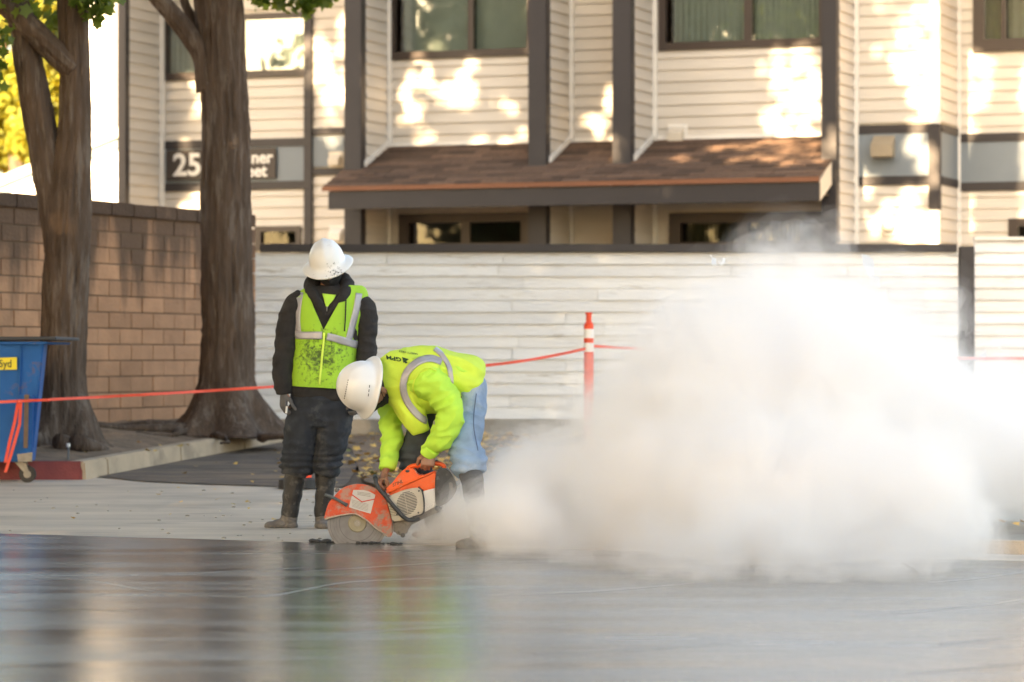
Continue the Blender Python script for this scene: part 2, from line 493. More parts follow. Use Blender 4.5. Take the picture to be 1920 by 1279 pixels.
# fallen leaves, nobody could count them
def leaf_shape(kind):
    if kind == 0:
        pts = []
        for k in range(10):
            a = math.pi / 2 + 2 * math.pi * k / 10
            r = (1.0, .55, .85, .5, .7, .35, .7, .5, .85, .55)[k]
            pts.append((r * math.cos(a), r * math.sin(a)))
        return pts
    return [(0, -1), (.5, -.2), (.35, .5), (0, 1), (-.35, .5), (-.5, -.2)]
def leaves_mesh(points, sizes, flat=False, kind=0, tilt=None, name='leaves'):
    sh = np.array(leaf_shape(kind)); n = len(sh); m = len(points)
    pts = np.asarray(points); sz = np.asarray(sizes)
    if flat:
        nrm = nrng.normal(0, 0.25, (m, 3)); nrm[:, 2] = 1
    else:
        nrm = nrng.normal(0, 1, (m, 3)); nrm[:, 2] = np.abs(nrm[:, 2]) * 0.9
    nrm /= np.linalg.norm(nrm, axis=1)[:, None]
    r = nrng.normal(0, 1, (m, 3)); A = np.cross(nrm, r); A /= np.linalg.norm(A, axis=1)[:, None]; B = np.cross(nrm, A)
    v = pts[:, None, :] + sz[:, None, None] * (sh[None, :, 0:1] * A[:, None, :] + sh[None, :, 1:2] * B[:, None, :])
    v += nrm[:, None, :] * (sz[:, None, None] * 0.35 * (sh[None, :, 0:1] ** 2))
    v = v.reshape(-1, 3)
    me = bpy.data.meshes.new(name)
    me.vertices.add(len(v)); me.vertices.foreach_set('co', v.ravel())
    me.loops.add(m * n); me.loops.foreach_set('vertex_index', np.arange(m * n))
    me.polygons.add(m); me.polygons.foreach_set('loop_start', np.arange(0, m * n, n)); me.polygons.foreach_set('loop_total', np.full(m, n))
    me.update(calc_edges=True)
    return me
pts, sz = [], []
for i in range(2600):
    Y = rng.uniform(23.7, 32.8)
    X = rng.uniform(interp([(23.6, -0.9), (25, -1.2), (30, -1.6), (33.2, -2.0)], Y), 1.4)
    if noise.noise(Vector((X * 1.1, Y * .8, 5))) < -0.12 and rng.random() < .8: continue
    pts.append((X, Y, verge_z(X, Y) + 0.03)); sz.append(rng.uniform(.02, .06))
for i in range(90):
    Y = rng.uniform(20.5, 31); X = rng.uniform(-2.9, 0.2)
    if X < interp([(21, -9), (25.6, -3.1), (32, -2.0)], Y): continue
    pts.append((X, Y, gz(Y) + .02)); sz.append(rng.uniform(.015, .035))
for i in range(40):
    X = rng.uniform(-5, -2.8); Y = rng.uniform(26, 32)
    pts.append((X, Y, bed_z(X, Y) + 0.03)); sz.append(rng.uniform(.02, .05))
for i in range(60):
    X = rng.uniform(2.45, 5); Y = rng.uniform(17.7, 21)
    pts.append((X, Y, .12)); sz.append(rng.uniform(.025, .05))
o = link('fallen_leaves', leaves_mesh(pts, sz, flat=True), M['litter']); o['kind'] = 'stuff'
tag(o, 'scattered yellow and green fallen leaves on the soil behind the workers', 'leaves')
# grit crumbs thrown on the concrete
g = G()
for i in range(160):
    Y = rng.uniform(18.2, 24); X = rng.uniform(-4, 1.5)
    if Y < wet_edge(X) + .05: continue
    s = rng.uniform(.004, .012); g.ball((X, Y, gz(Y) + .006), (s * 1.5, s, s * .7), seg=5, rings=3)
o = put('concrete_crumbs', g, M['footing']); tag(o, 'tiny crumbs of concrete strewn over the dry apron', 'debris', kind='stuff')
g = G()
for i in range(70):
    X = rng.uniform(-1.12, -0.62) if i > 8 else rng.uniform(-1.14, -1.05)
    Y = wet_edge(X) + rng.uniform(-.03, .02)
    s = rng.uniform(.004, .011) if i > 8 else rng.uniform(.010, .018)
    g.ball((X, Y, .012 + s * .3), (s * 1.4, s, s * .8), seg=6, rings=4)
o = put('slurry_crumbs', g, mat('wet_slurry', (.04, .04, .04), .5, .2)); tag(o, 'dark wet slurry crumbs along the saw cut', 'debris', kind='stuff')

# ================================================================== THE FENCE (parallel to the picture)
FY = 33.0
fx = lambda x: (x - 960) / FPX * FY
fz = lambda y: CAM_H + (HOR - y) / FPX * FY
fence = thing('siding_fence', 'long white clapboard fence with charcoal cap rail behind the two workers', 'fence', (0, FY, gz(FY)))
def clap(g, x0, x1, z0, hgt, y, th=0.022):
    # lower edge stands proud, top tucks under the next board
    g.hexa([(x0, y - th, z0), (x1, y - th, z0), (x1, y, z0), (x0, y, z0), (x0, y - .006, z0 + hgt), (x1, y - .006, z0 + hgt), (x1, y, z0 + hgt), (x0, y, z0 + hgt)])
zb, zt = fz(786), fz(474)
nrow = 14
rh = (zt - zb) / nrow
for r in range(nrow):
    x = fx(468)
    xend = fx(1797)
    z0 = zb + r * rh
    first = True
    while x < xend - 0.02:
        ln = rng.choice([1.2, 1.8, 2.4, 3.0, 3.6]) if not first else rng.uniform(.8, 3.0)
        if r in (4, 8): ln = fx(1061) - x if first else ln
        if r in (5, 9): ln = fx(960) - x if first else ln
        x2 = min(x + ln, xend)
        if xend - x2 < .4: x2 = xend
        g = G(); j = rng.uniform(-.0022, .0022)
        clap(g, x + .007, x2 - .005, z0 + j + .003, rh - .003, FY, rng.uniform(.014, .030))
        put('board', g, M['fence'], fence)
        x = x2; first = False
put('footing', G().box((fx(466), FY - .10, gz(33) - .12), (fx(1797), FY + .12, zb - .004)), M['footing'], fence, bevel=.01)
put('cap_rail', G().box((fx(488), FY - .07, zt + .006), (fx(1793), FY + .10, fz(458))), M['trim'], fence, bevel=.006)
put('backing', G().box((fx(466), FY + .004, zb), (fx(1797), FY + .05, zt)), M['fence'], fence)
for px in (484, 812, 1140, 1470, 1797):
    put('post', G().box((fx(px) + (0.0 if px < 1797 else -.09), FY + .055, gz(33) - .1), (fx(px) + .09 if px < 1797 else fx(px), FY + .14, zt)), M['trim'], fence)
fence2 = thing('siding_fence', 'white clapboard fence section at the frame edge beyond the dark post', 'fence', (fx(1900), FY, gz(FY)))
put('post', G().box((fx(1799), FY - .06, gz(33) - .05), (fx(1825), FY + .08, fz(462))), M['trim'], fence2, bevel=.006)
for r in range(15):
    z0 = zb + r * rh
    g = G(); clap(g, fx(1827), fx(2700), z0 + .003, rh - .003, FY, .026); put('board', g, M['fence'], fence2)
put('footing', G().box((fx(1827), FY - .10, gz(33) - .12), (fx(2700), FY + .12, zb - .004)), M['footing'], fence2)
put('backing', G().box((fx(1827), FY + .004, zb), (fx(2700), FY + .05, zb + 15 * rh)), M['fence'], fence2)
put('cap_rail', G().box((fx(1827), FY - .05, zb + 15 * rh + .006), (fx(2700), FY + .09, zb + 15 * rh + .04)), M['white'], fence2)

# ================================================================== THE BLOCK WALL
WA = Vector((-2.67, 33.0)); WDIR = Vector((-4.55 + 2.67, 28.4 - 33.0)).normalized()
WN = Vector((-WDIR.y, WDIR.x)); WN = WN if WN.y < 0 or WN.x > 0 else -WN
if WN.x < 0: WN = -WN
wall = thing('block_wall', 'tan slump block garden wall with sooty top running behind the tree trunks', 'wall', (WA.x, WA.y, gz(33)))
ztop_wall = CAM_H + (HOR - 403) / FPX * 33.0
def wallpt(s, off, z): q = WA + WDIR * s + WN * off; return Vector((q.x, q.y, z))
def wbox(s0, s1, o0, o1, z0, z1):
    return G().hexa([wallpt(s0, o0, z0), wallpt(s1, o0, z0), wallpt(s1, o1, z0), wallpt(s0, o1, z0), wallpt(s0, o0, z1), wallpt(s1, o0, z1), wallpt(s1, o1, z1), wallpt(s0, o1, z1)])
put('mortar_core', wbox(.42, 9.6, -.17, -.012, .1, ztop_wall - .1), M['mortar'], wall)
BH, BL = 0.152, 0.43
top_course = ztop_wall - .13
block_full = block_half = None
rowi = 0
z = top_course - BH
while z > 0.15:
    s = .42 - (BL / 2 if rowi % 2 else 0)
    while s < 9.4:
        s0, s1 = max(s, .42), s + BL
        jit = rng.uniform(-.004, .004)
        g = wbox(s0 + .005, s1 - .005, -.16, .0 + jit, z + .006, z + BH - .005)
        put('block', g, M['block'], wall, bevel=.004)
        s += BL
    z -= BH; rowi += 1
s = 0.0
while s < 9.5:
    s1 = s + .43
    put('coping_block', wbox(s + .004, s1 - .004, -.20, .035, top_course + .004, ztop_wall + rng.uniform(-.004, .004)), M['coping'], wall, bevel=.008)
    s = s1
# end pier
z = .1
while z < top_course - .02:
    put('block', wbox(0.0, .40, -.19, .03, z + .004, min(z + .148, top_course - .002)), M['block'], wall, bevel=.006); z += .152
put('footing', wbox(-.05, 9.6, -.25, .09, .0, .42), M['footing'], wall, bevel=.02)

# ================================================================== THE APARTMENT BUILDING (turned 20.5 degrees)
TH = R(20.5); C, S = math.cos(TH), math.sin(TH); OY = 41.0
def B(s, w, z): return Vector((s * C + w * S, OY - s * S + w * C, z))
def s_of(x, w):
    k = (x - 960) / FPX
    return (k * (OY + w * C) - w * S) / (C + k * S)
def z_of(x, y, w):
    q = B(s_of(x, w), w, 0); return CAM_H + (HOR - y) / FPX * q.y
def bbox(s0, s1, w0, w1, z0, z1):
    return G().hexa([B(s0, w0, z0), B(s1, w0, z0), B(s1, w1, z0), B(s0, w1, z0), B(s0, w0, z1), B(s1, w0, z1), B(s1, w1, z1), B(s0, w1, z1)])
apt = thing('apartment_building', 'two-storey cream clapboard apartment building with charcoal posts and brown awning roof', 'building', B(0, 0, .24))
EXPO = 0.150
ZLO, ZHI = 2.05, 6.05
def front_boards(s0, s1, w, holes, zlo=ZLO, zhi=ZHI):
    """clapboards on a wall facing the street; holes = (s0,s1,z0,z1)"""
    z = zlo
    while z < zhi - .01:
        segs = [(s0, s1)]
        for (a, b, c, d) in holes:
            if z + EXPO * .5 > c and z + EXPO * .5 < d:
                segs = [q for (p, r) in segs for q in ((p, min(r, a)), (max(p, b), r)) if q[1] - q[0] > .02]
        for (p, r) in segs:
            th = .026
            g = G().hexa([B(p, w - th, z), B(r, w - th, z), B(r, w, z), B(p, w, z), B(p, w - .005, z + EXPO - .006), B(r, w - .005, z + EXPO - .006), B(r, w, z + EXPO - .006), B(p, w, z + EXPO - .006)])
            put('siding_board', g, M['siding'], apt)
        z += EXPO
def side_boards(s, w0, w1, zlo=ZLO, zhi=ZHI, holes=()):
    z = zlo
    while z < zhi - .01:
        if not any(z + EXPO * .5 > c and z + EXPO * .5 < d for c, d in holes):
            th = .026
            g = G().hexa([B(s + th, w0, z), B(s + th, w1, z), B(s, w1, z), B(s, w0, z), B(s + .005, w0, z + EXPO - .006), B(s + .005, w1, z + EXPO - .006), B(s, w1, z + EXPO - .006), B(s, w0, z + EXPO - .006)])
            put('siding_board', g, M['siding'], apt)
        z += EXPO
WR = 0.85
postx = {'A': (645, 677), 'B': (990, 1024), 'C': (1148, 1183), 'D': (1540, 1568)}
post = {k: (s_of(a, -.09), s_of(b, -.09)) for k, (a, b) in postx.items()}
sides = {}
for k, (a, b) in post.items():
    sides[k] = b - .015
    put('corner_post', bbox(a, b, -.09, .07, .1, 7.6), M['trim'], apt, bevel=.006)
    # wing wall behind the post
    if k != 'A': put('wing_wall', bbox(a + .03, b - .04, .075, WR - .03, .1, 7.6), M['cream'], apt)
WL = 1.3
sL0 = s_of(239, .3); sL = sL0
sAx = post['A'][0]
# wall cores
def core(s0, s1, w, holes):
    ss = sorted(set([s0, s1] + [h[0] for h in holes] + [h[1] for h in holes])); zz = sorted(set([.1, 7.6] + [h[2] for h in holes] + [h[3] for h in holes]))
    g = G()
    for i in range(len(ss) - 1):
        for j in range(len(zz) - 1):
            cs, cz = (ss[i] + ss[i + 1]) / 2, (zz[j] + zz[j + 1]) / 2
            if any(h[0] < cs < h[1] and h[2] < cz < h[3] for h in holes): continue
            if ss[i + 1] <= s0 or ss[i] >= s1: continue
            a = g; a.hexa([B(ss[i], w + .002, zz[j]), B(ss[i + 1], w + .002, zz[j]), B(ss[i + 1], w + .12, zz[j]), B(ss[i], w + .12, zz[j]),
                           B(ss[i], w + .002, zz[j + 1]), B(ss[i + 1], w + .002, zz[j + 1]), B(ss[i + 1], w + .12, zz[j + 1]), B(ss[i], w + .12, zz[j + 1])])
    put('wall', g, M['cream'], apt)
def window(w, fr, panes, curtain=M['blind'], fw=0.075, wavy=True, glass=None):
    """fr = (s0,s1,z0,z1) outer frame; panes = list of (s0,s1)"""
    s0, s1, z0, z1 = fr
    g = G()
    for (a, b, c, d) in ((s0, s1, z0, z0 + fw * 1.3), (s0, s1, z1 - fw, z1), (s0, s0 + fw * 1.2, z0 + fw * 1.3, z1 - fw), (s1 - fw, s1, z0 + fw * 1.3, z1 - fw)):
        g.hexa([B(a, w - .05, c), B(b, w - .05, c), B(b, w + .06, c), B(a, w + .06, c), B(a, w - .05, d), B(b, w - .05, d), B(b, w + .06, d), B(a, w + .06, d)])
    f = put('window', g, M['frame'], apt)
    zi0, zi1 = z0 + fw * 1.3, z1 - fw
    for i, (a, b) in enumerate(panes):
        g = G().hexa([B(a, w + .01, zi0), B(b, w + .01, zi0), B(b, w + .016, zi0), B(a, w + .016, zi0), B(a, w + .01, zi1), B(b, w + .01, zi1), B(b, w + .016, zi1), B(a, w + .016, zi1)])
        sub('pane', g.mesh(), glass or M['glass'], f)
        if i:
            a0 = panes[i - 1][1]
            g = G().hexa([B(a0, w - .02, zi0), B(a, w - .02, zi0), B(a, w + .04, zi0), B(a0, w + .04, zi0), B(a0, w - .02, zi1), B(a, w - .02, zi1), B(a, w + .04, zi1), B(a0, w + .04, zi1)])
            sub('mullion', g.mesh(), M['frame'], f)
        if curtain:
            vs, fs = [], []; n = 40
            for k in range(n + 1):
                s = a + (b - a) * k / n; ww = w + .11 + (.012 * math.sin(k * 1.9 + i) if wavy else 0)
                vs += [B(s, ww, zi0), B(s, ww, zi1)]
            fs = [(2 * k, 2 * k + 2, 2 * k + 3, 2 * k + 1) for k in range(n)]
            sub('curtain', mesh_from(vs, fs), curtain, f)
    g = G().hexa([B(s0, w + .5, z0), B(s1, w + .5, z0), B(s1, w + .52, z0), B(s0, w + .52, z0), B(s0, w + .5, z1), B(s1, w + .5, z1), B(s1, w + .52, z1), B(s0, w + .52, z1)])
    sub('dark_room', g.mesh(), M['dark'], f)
    return f
def hole(w, x0, x1, ya, yb):     # photograph box -> (s0,s1,z0,z1) (ya lower edge, yb upper edge)
    xm = (x0 + x1) / 2
    return (s_of(x0, w), s_of(x1, w), z_of(xm, ya, w), z_of(xm, yb, w))
# --- left wing
hL = hole(WL, 303, 583, 147, 27)
bandL = hole(WL, 293, 572, 357, 262)
bandL2 = hole(WL, 583, 646, 328, 240)
loL = hole(WL, 480, 566, 470, 424)
sCorner = (s_of(570, WL - .06), s_of(584, WL - .06))
side_boards(sL, .30, WL)
put('corner_trim', bbox(sL - .09, sL + .03, .18, .30, .1, 7.6), M['trim'], apt, bevel=.005)
put('corner_trim', bbox(sL + .02, sL + .08, WL - .09, WL - .03, .1, 7.6), M['white'], apt)
put('wall', bbox(sL - .05, sL - .001, .31, WL, .1, 7.6), M['cream'], apt)
front_boards(sL + .08, sCorner[0], WL, [hL, bandL, loL])
front_boards(sCorner[1], sAx, WL, [bandL2])
put('corner_trim', bbox(sCorner[0], sCorner[1], WL - .07, WL + .01, .1, z_of(577, 0, WL) + 2), M['trim'], apt)
core(sL, sAx + .05, WL, [hL, loL])
window(WL, hL, [(hL[0] + .10, s_of(448, WL)), (s_of(458, WL), hL[1] - .08)])
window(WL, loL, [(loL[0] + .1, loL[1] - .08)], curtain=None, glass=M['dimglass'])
def band(w, h, tw=.11):
    a, b, c, d = h
    bp = put('panel', G().hexa([B(a, w - .03, c + .11), B(b, w - .03, c + .11), B(b, w, c + .11), B(a, w, c + .11), B(a, w - .03, d - .11), B(b, w - .03, d - .11), B(b, w, d - .11), B(a, w, d - .11)]), M['band'], apt)
    for (z0, z1) in ((c, c + tw), (d - tw, d)):
        put('band_trim', G().hexa([B(a, w - .045, z0), B(b, w - .045, z0), B(b, w, z0), B(a, w, z0), B(a, w - .045, z1), B(b, w - .045, z1), B(b, w, z1), B(a, w, z1)]), M['trim'], apt)
band(WL, bandL); band(WL, bandL2, .09)
put('band_trim', bbox(bandL[0] + .002, bandL[0] + .14, WL - .06, WL - .046, bandL[2] + .02, bandL[3] - .02), M['trim'], apt)
# --- the three bays
bays = [('A', 'B'), ('B', 'C'), ('C', 'D')]
upAB = hole(WR, 730, 1000, 108, -70); upCD = hole(WR, 1237, 1548, 90, -75)
loAB = hole(WR, 750, 995, 478, 400); loCD = hole(WR, 1256, 1545, 478, 398)
z_roof_top = z_of(840, 277, WR)
for (a, b), hs in zip(bays, ([upAB, loAB], [], [upCD, loCD])):
    s0, s1 = sides[a], post[b][0] + .03
    side_boards(s0, .075, WR)
    front_boards(s0 + .06, s1, WR, hs)
    put('corner_trim', bbox(s0 + .02, s0 + .07, WR - .07, WR - .021, .1, 7.6), M['white'], apt)
    put('wall', bbox(s0 - .05, s0 + .0, .07, WR, .1, 7.6), M['cream'], apt)
    core(s0, s1, WR, hs)
window(WR, upAB, [(s_of(752, WR), s_of(878, WR)), (s_of(888, WR), upAB[1] - .06)], curtain=M['blind'], wavy=False)
window(WR, upCD, [(s_of(1260, WR), s_of(1396, WR)), (s_of(1410, WR), upCD[1] - .06)])
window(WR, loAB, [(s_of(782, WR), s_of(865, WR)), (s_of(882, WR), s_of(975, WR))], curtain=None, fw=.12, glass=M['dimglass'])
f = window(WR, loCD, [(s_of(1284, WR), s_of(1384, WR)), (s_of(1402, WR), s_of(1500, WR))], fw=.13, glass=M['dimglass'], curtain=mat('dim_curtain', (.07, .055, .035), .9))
# --- right of post D
sR1 = s_of(1746, WR); WR2 = WR + 1.05
bR1 = hole(WR, 1604, 1746, 347, 234)
hR2b = None
sD = sides['D']
side_boards(sD, .075, WR)
put('wall', bbox(sD - .05, sD, .07, WR, .1, 7.6), M['cream'], apt)
put('corner_trim', bbox(sD + .02, sD + .07, WR - .07, WR - .021, .1, 7.6), M['white'], apt)
front_boards(sD + .06, sR1, WR, [bR1]); core(sD, sR1, WR, [])
band(WR, bR1)
put('band_trim', bbox(sR1 - .02, sR1 + .12, WR - .06, WR + .05, z_of(1752, 392, WR), z_of(1752, 234, WR)), M['trim'], apt)
put('corner_trim', bbox(sR1 - .01, sR1 + .11, WR - .055, WR + .045, z_of(1752, 232, WR), 7.6), M['white'], apt)
put('corner_trim', bbox(sR1 - .01, sR1 + .11, WR - .055, WR + .045, .1, z_of(1752, 394, WR)), M['white'], apt)
sS = sR1 + .11
side_boards(sS - .01, WR + .05, WR2, holes=[(bR1[2], bR1[3])])
put('wall', bbox(sR1 + .05, sS - .011, WR + .046, WR2 + .1, .1, 7.6), M['cream'], apt)
put('panel', bbox(sS - .01, sS + .01, WR + .05, WR2, bR1[2] + .1, bR1[3] - .1), M['band'], apt)
put('band_trim', bbox(sS - .01, sS + .02, WR + .05, WR2, bR1[2], bR1[2] + .1), M['trim'], apt)
put('band_trim', bbox(sS - .01, sS + .02, WR + .05, WR2, bR1[3] - .1, bR1[3]), M['trim'], apt)
sEnd = sS + 4.2
bR2 = (sS + .02, sEnd, z_of(1850, 358, WR2), z_of(1850, 250, WR2))
upR2 = (s_of(1826, WR2), s_of(1826, WR2) + 1.9, z_of(1840, 97, WR2), z_of(1840, -70, WR2))
loR2 = (s_of(1892, WR2), s_of(1892, WR2) + 1.4, z_of(1900, 478, WR2), z_of(1900, 410, WR2))
front_boards(sS + .02, sEnd, WR2, [bR2, upR2, loR2]); core(sS, sEnd, WR2, [upR2, loR2]); band(WR2, bR2)
window(WR2, upR2, [(upR2[0] + .13, upR2[0] + .36), (upR2[0] + .42, upR2[1] - .08)], curtain=M['cream'], fw=.12)
window(WR2, loR2, [(loR2[0] + .12, loR2[1] - .1)], curtain=None, fw=.1)
put('corner_trim', bbox(sS + .0, sS + .04, WR2 - .06, WR2 - .021, .1, 7.6), M['white'], apt)
# roof over everything
put('roof', bbox(sL - .3, sEnd + .3, -.4, 9.0, 7.6, 7.8), M['shingle'], apt)
put('rear_wall', bbox(sL, sEnd, 8.6, 8.8, .1, 7.6), M['cream'], apt)
put('rear_wall', bbox(sL - .1, sL, WL, 8.6, .1, 7.6), M['cream'], apt)
put('rear_wall', bbox(sEnd - .1, sEnd + .01, WR2, 8.6, .1, 7.6), M['cream'], apt)

# --- the awning roof over the ground floor
aw = thing('awning_roof', 'brown shingled lean-to roof with deep charcoal fascia above the ground floor windows', 'roof', B(0, 0, 3.2))
eW = -.72
ae0, ae1 = s_of(606, eW), s_of(1536, eW)
ze = z_of(610, 352, eW); ztp = z_roof_top + .03
nc = 12
slope = Vector((WR - .03 - eW, ztp - ze))
for c in range(nc):
    t0, t1 = c / nc, (c + 1) / nc
    w0 = eW + slope.x * t0; w1 = eW + slope.x * min(1, t1 + .02)
    z0 = ze + slope.y * t0; z1 = ze + slope.y * min(1, t1 + .02)
    s = ae0 - (.17 if c % 2 else 0)
    while s < ae1:
        a, b = max(s, ae0), min(s + .36, ae1)
        s += .36
        if b - a < .03: continue
        # leave out what the posts stand through
        th = .024 + rng.uniform(0, .012)
        g = G().hexa([B(a + .004, w0, z0), B(b - .004, w0, z0), B(b - .004, w1, z1 - .002), B(a + .004, w1, z1 - .002),
                      B(a + .004, w0, z0 + th), B(b - .004, w0, z0 + th), B(b - .004, w1, z1 + .004), B(a + .004, w1, z1 + .004)])
        put('shingle', g, M['shingle'], aw)
fdn = .25
g = G().hexa([B(ae0, eW, ze - .01), B(ae1, eW, ze - .01), B(ae1, WR - .04, ztp - .01), B(ae0, WR - .04, ztp - .01), B(ae0, eW, ze - .002), B(ae1, eW, ze - .002), B(ae1, WR - .04, ztp - .002), B(ae0, WR - .04, ztp - .002)])
put('roof_deck', g, M['mortar'], aw)
put('drip_edge', bbox(ae0 - .01, ae1 + .01, eW - .03, eW - .001, ze - .045, ze + .012), mat('copper_brown_edge', (.20, .075, .035), .6), aw)
put('fascia', bbox(ae0 + .07, ae1, eW - .001, eW + .06, ze - fdn - .03, ze - .048), M['trim'], aw, bevel=.004)
put('soffit', bbox(ae0 + .08, ae1 - .04, eW + .062, WR - .04, ze - fdn + .06, ze - fdn + .08), mat('brown_soffit', (.10, .07, .045), .8), aw)
for ss, nm, mm in ((ae0 + .08, 'end_board', M['trim']), (ae1 - .035, 'end_board', M['cream'])):
    g = G().hexa([B(ss, eW + .061, ze - fdn - .03), B(ss + .03, eW + .061, ze - fdn - .03), B(ss + .03, -.10, ze - fdn + .2), B(ss, -.10, ze - fdn + .2),
                  B(ss, eW + .061, ze - .03), B(ss + .03, eW + .061, ze - .03), B(ss + .03, -.10, ze + .26), B(ss, -.10, ze + .26)])
    put(nm, g, mm, aw)
# white flashing strips where the wing walls meet the roof
for k in ('A', 'B', 'C'):
    s0 = sides[k]
    g = G().hexa([B(s0 + .021, .0, ze + slope.y * ((0 - eW) / slope.x) + .02), B(s0 + .05, .0, ze + slope.y * ((0 - eW) / slope.x) + .02), B(s0 + .05, WR - .08, ztp + .0), B(s0 + .021, WR - .08, ztp + .0),
                  B(s0 + .021, .0, ze + slope.y * ((0 - eW) / slope.x) + .09), B(s0 + .05, .0, ze + slope.y * ((0 - eW) / slope.x) + .09), B(s0 + .05, WR - .08, ztp + .07), B(s0 + .021, WR - .08, ztp + .07)])
    put('flashing', g, M['white'], aw)
put('flashing', bbox(sides['A'] + .08, post['B'][0], WR - .045, WR - .022, ztp - .01, ztp + .05), M['white'], aw)
put('flashing', bbox(sides['B'] + .08, post['C'][0], WR - .045, WR - .022, ztp - .01, ztp + .05), M['white'], aw)
put('flashing', bbox(sides['C'] + .08, post['D'][0], WR - .045, WR - .022, ztp - .01, ztp + .05), M['white'], aw)

# vents and lamp
def vent(label, x, y, w, sz, m1, m2):
    s, z = s_of(x, w), z_of(x, y, w)
    t = thing('exhaust_vent', label, 'vent', B(s, w, z))
    put('back_plate', bbox(s - sz, s + sz, w - .04, w - .021, z - sz, z + sz), m1, t, bevel=.004)
    h = sz * .72
    g = G().prism([B(s - h, w - .041, z + h), B(s - h, w - .041 - h * 1.3, z + h * .1), B(s - h, w - .041 - h * 1.3, z - h), B(s - h, w - .041, z - h)], B(s + h, w, 0) - B(s - h, w, 0))
    put('hood', g, m2, t, bevel=.004)
vent('small white square wall vent just above the shingles under the window', 1272, 252, WR, .13, M['white'], M['cream'])
vent('tan hooded wall vent on the blue-grey band between white siding', 1660, 275, WR, .19, M['band'], mat('tan_hood', (.30, .25, .18), .6))
vent('small cream vent hood beside the left end of the brown awning', 632, 300, WL, .11, M['cream'], M['cream'])
vent('low white meter box half hidden behind the white hard hat and fence', 634, 440, WL, .12, M['white'], M['white'])
s, z = s_of(1668, WR), z_of(1668, 423, WR)
t = thing('wall_lamp', 'round white wall lamp low on the sunlit siding', 'wall lamp', B(s, WR, z))
def disc(c, ax, r, th, seg=20): return G().cyl(Vector(c), Vector(c) + Vector(ax) * th, r, seg)
AX = B(0, -1, 0) - B(0, 0, 0)
put('base', disc(B(s, WR - .021, z), AX, .13, .03), M['white'], t)
put('globe', G().ball(B(s, WR - .09, z), (.085, .085, .085)), mat('opal_glass', (.8, .75, .65), .3), t, smooth=True)

# the address sign
def text_mesh(txt, size, font_scale=1.0, bold=0.0, extrude=0.0):
    cu = bpy.data.curves.new('txt', 'FONT'); cu.body = txt; cu.size = size; cu.offset = bold; cu.extrude = extrude; cu.align_x = 'LEFT'; cu.resolution_u = 4
    o = bpy.data.objects.new('txt_tmp', cu); SHOP.collection.objects.link(o)
    SHOP.view_layers[0].update(); dg = SHOP.view_layers[0].depsgraph; me = bpy.data.meshes.new_from_object(o.evaluated_get(dg))
    bpy.data.objects.remove(o)
    return me
def map_mesh(me, f):
    for v in me.vertices: v.co = f(v.co)
    me.update(); return me
hS = hole(WL, 316, 521, 337, 280)
sg = thing('address_sign', 'dark brown address sign with raised white number and street name, partly behind a trunk', 'sign', B(hS[0], WL, hS[2]))
put('board', bbox(hS[0], hS[1], WL - .075, WL - .046, hS[2], hS[3]), M['signb'], sg, bevel=.004)
def sign_text(txt, x, ybase, hpx, wscale=1.0):
    s0 = s_of(x, WL - .08); z0 = z_of(x, ybase, WL - .08); hh = hpx / FPX * 42.5
    me = text_mesh(txt, 1.0, bold=.025, extrude=.02)
    k = hh / .73
    map_mesh(me, lambda c: B(s0 + c.x * k * wscale, WL - .078 - c.z * .3, z0 + c.y * k))
    link('lettering', me, M['white'], sg)
sign_text('25', 324, 329, 44, 1.02)
sign_text('ner', 471, 306, 24, 1.0)
sign_text('Street', 428, 332, 24, 1.0)

# ================================================================== LEFT: WHITE HOUSE AND SUNLIT TREES FAR BEHIND
HY = 56.0
wh = thing('white_house', 'bright sunlit white house with sloping roof line glimpsed behind the block wall', 'house', P(150, 400, HY))
hp = lambda x, y, d=0: P(x, y, HY + d)
put('wall', G().prism([hp(-260, 470), hp(-260, 470 - 10), hp(236, 247), hp(236, 470)], (0, 3, 0)), M['white'], wh)
put('rake_board', G().prism([hp(-262, 468 - 12, -.1), hp(-262, 452 - 12, -.1), hp(236, 232, -.1), hp(236, 250, -.1)], (0, .09, 0)), M['cream'], wh)
put('eave_board', G().prism([hp(-262, 480 - 12, -.04), hp(-262, 470 - 12, -.04), hp(236, 248, -.04), hp(236, 272, -.04)], (0, .03, 0)), M['band'], wh)
put('upper_wall', G().prism([hp(166, 300, 4), hp(166, -60, 4), hp(212, -60, 4), hp(212, 300, 4)], (0, 3, 0)), M['white'], wh)
put('shade_strip', G().prism([hp(213, 300, 3.9), hp(213, -60, 3.9), hp(236, -60, 3.9), hp(236, 300, 3.9)], (0, 3, 0)), mat('painted_shade_grey', (.13, .135, .15), .6), wh)  # shaded strip of the white wall; its shade is put into the grey
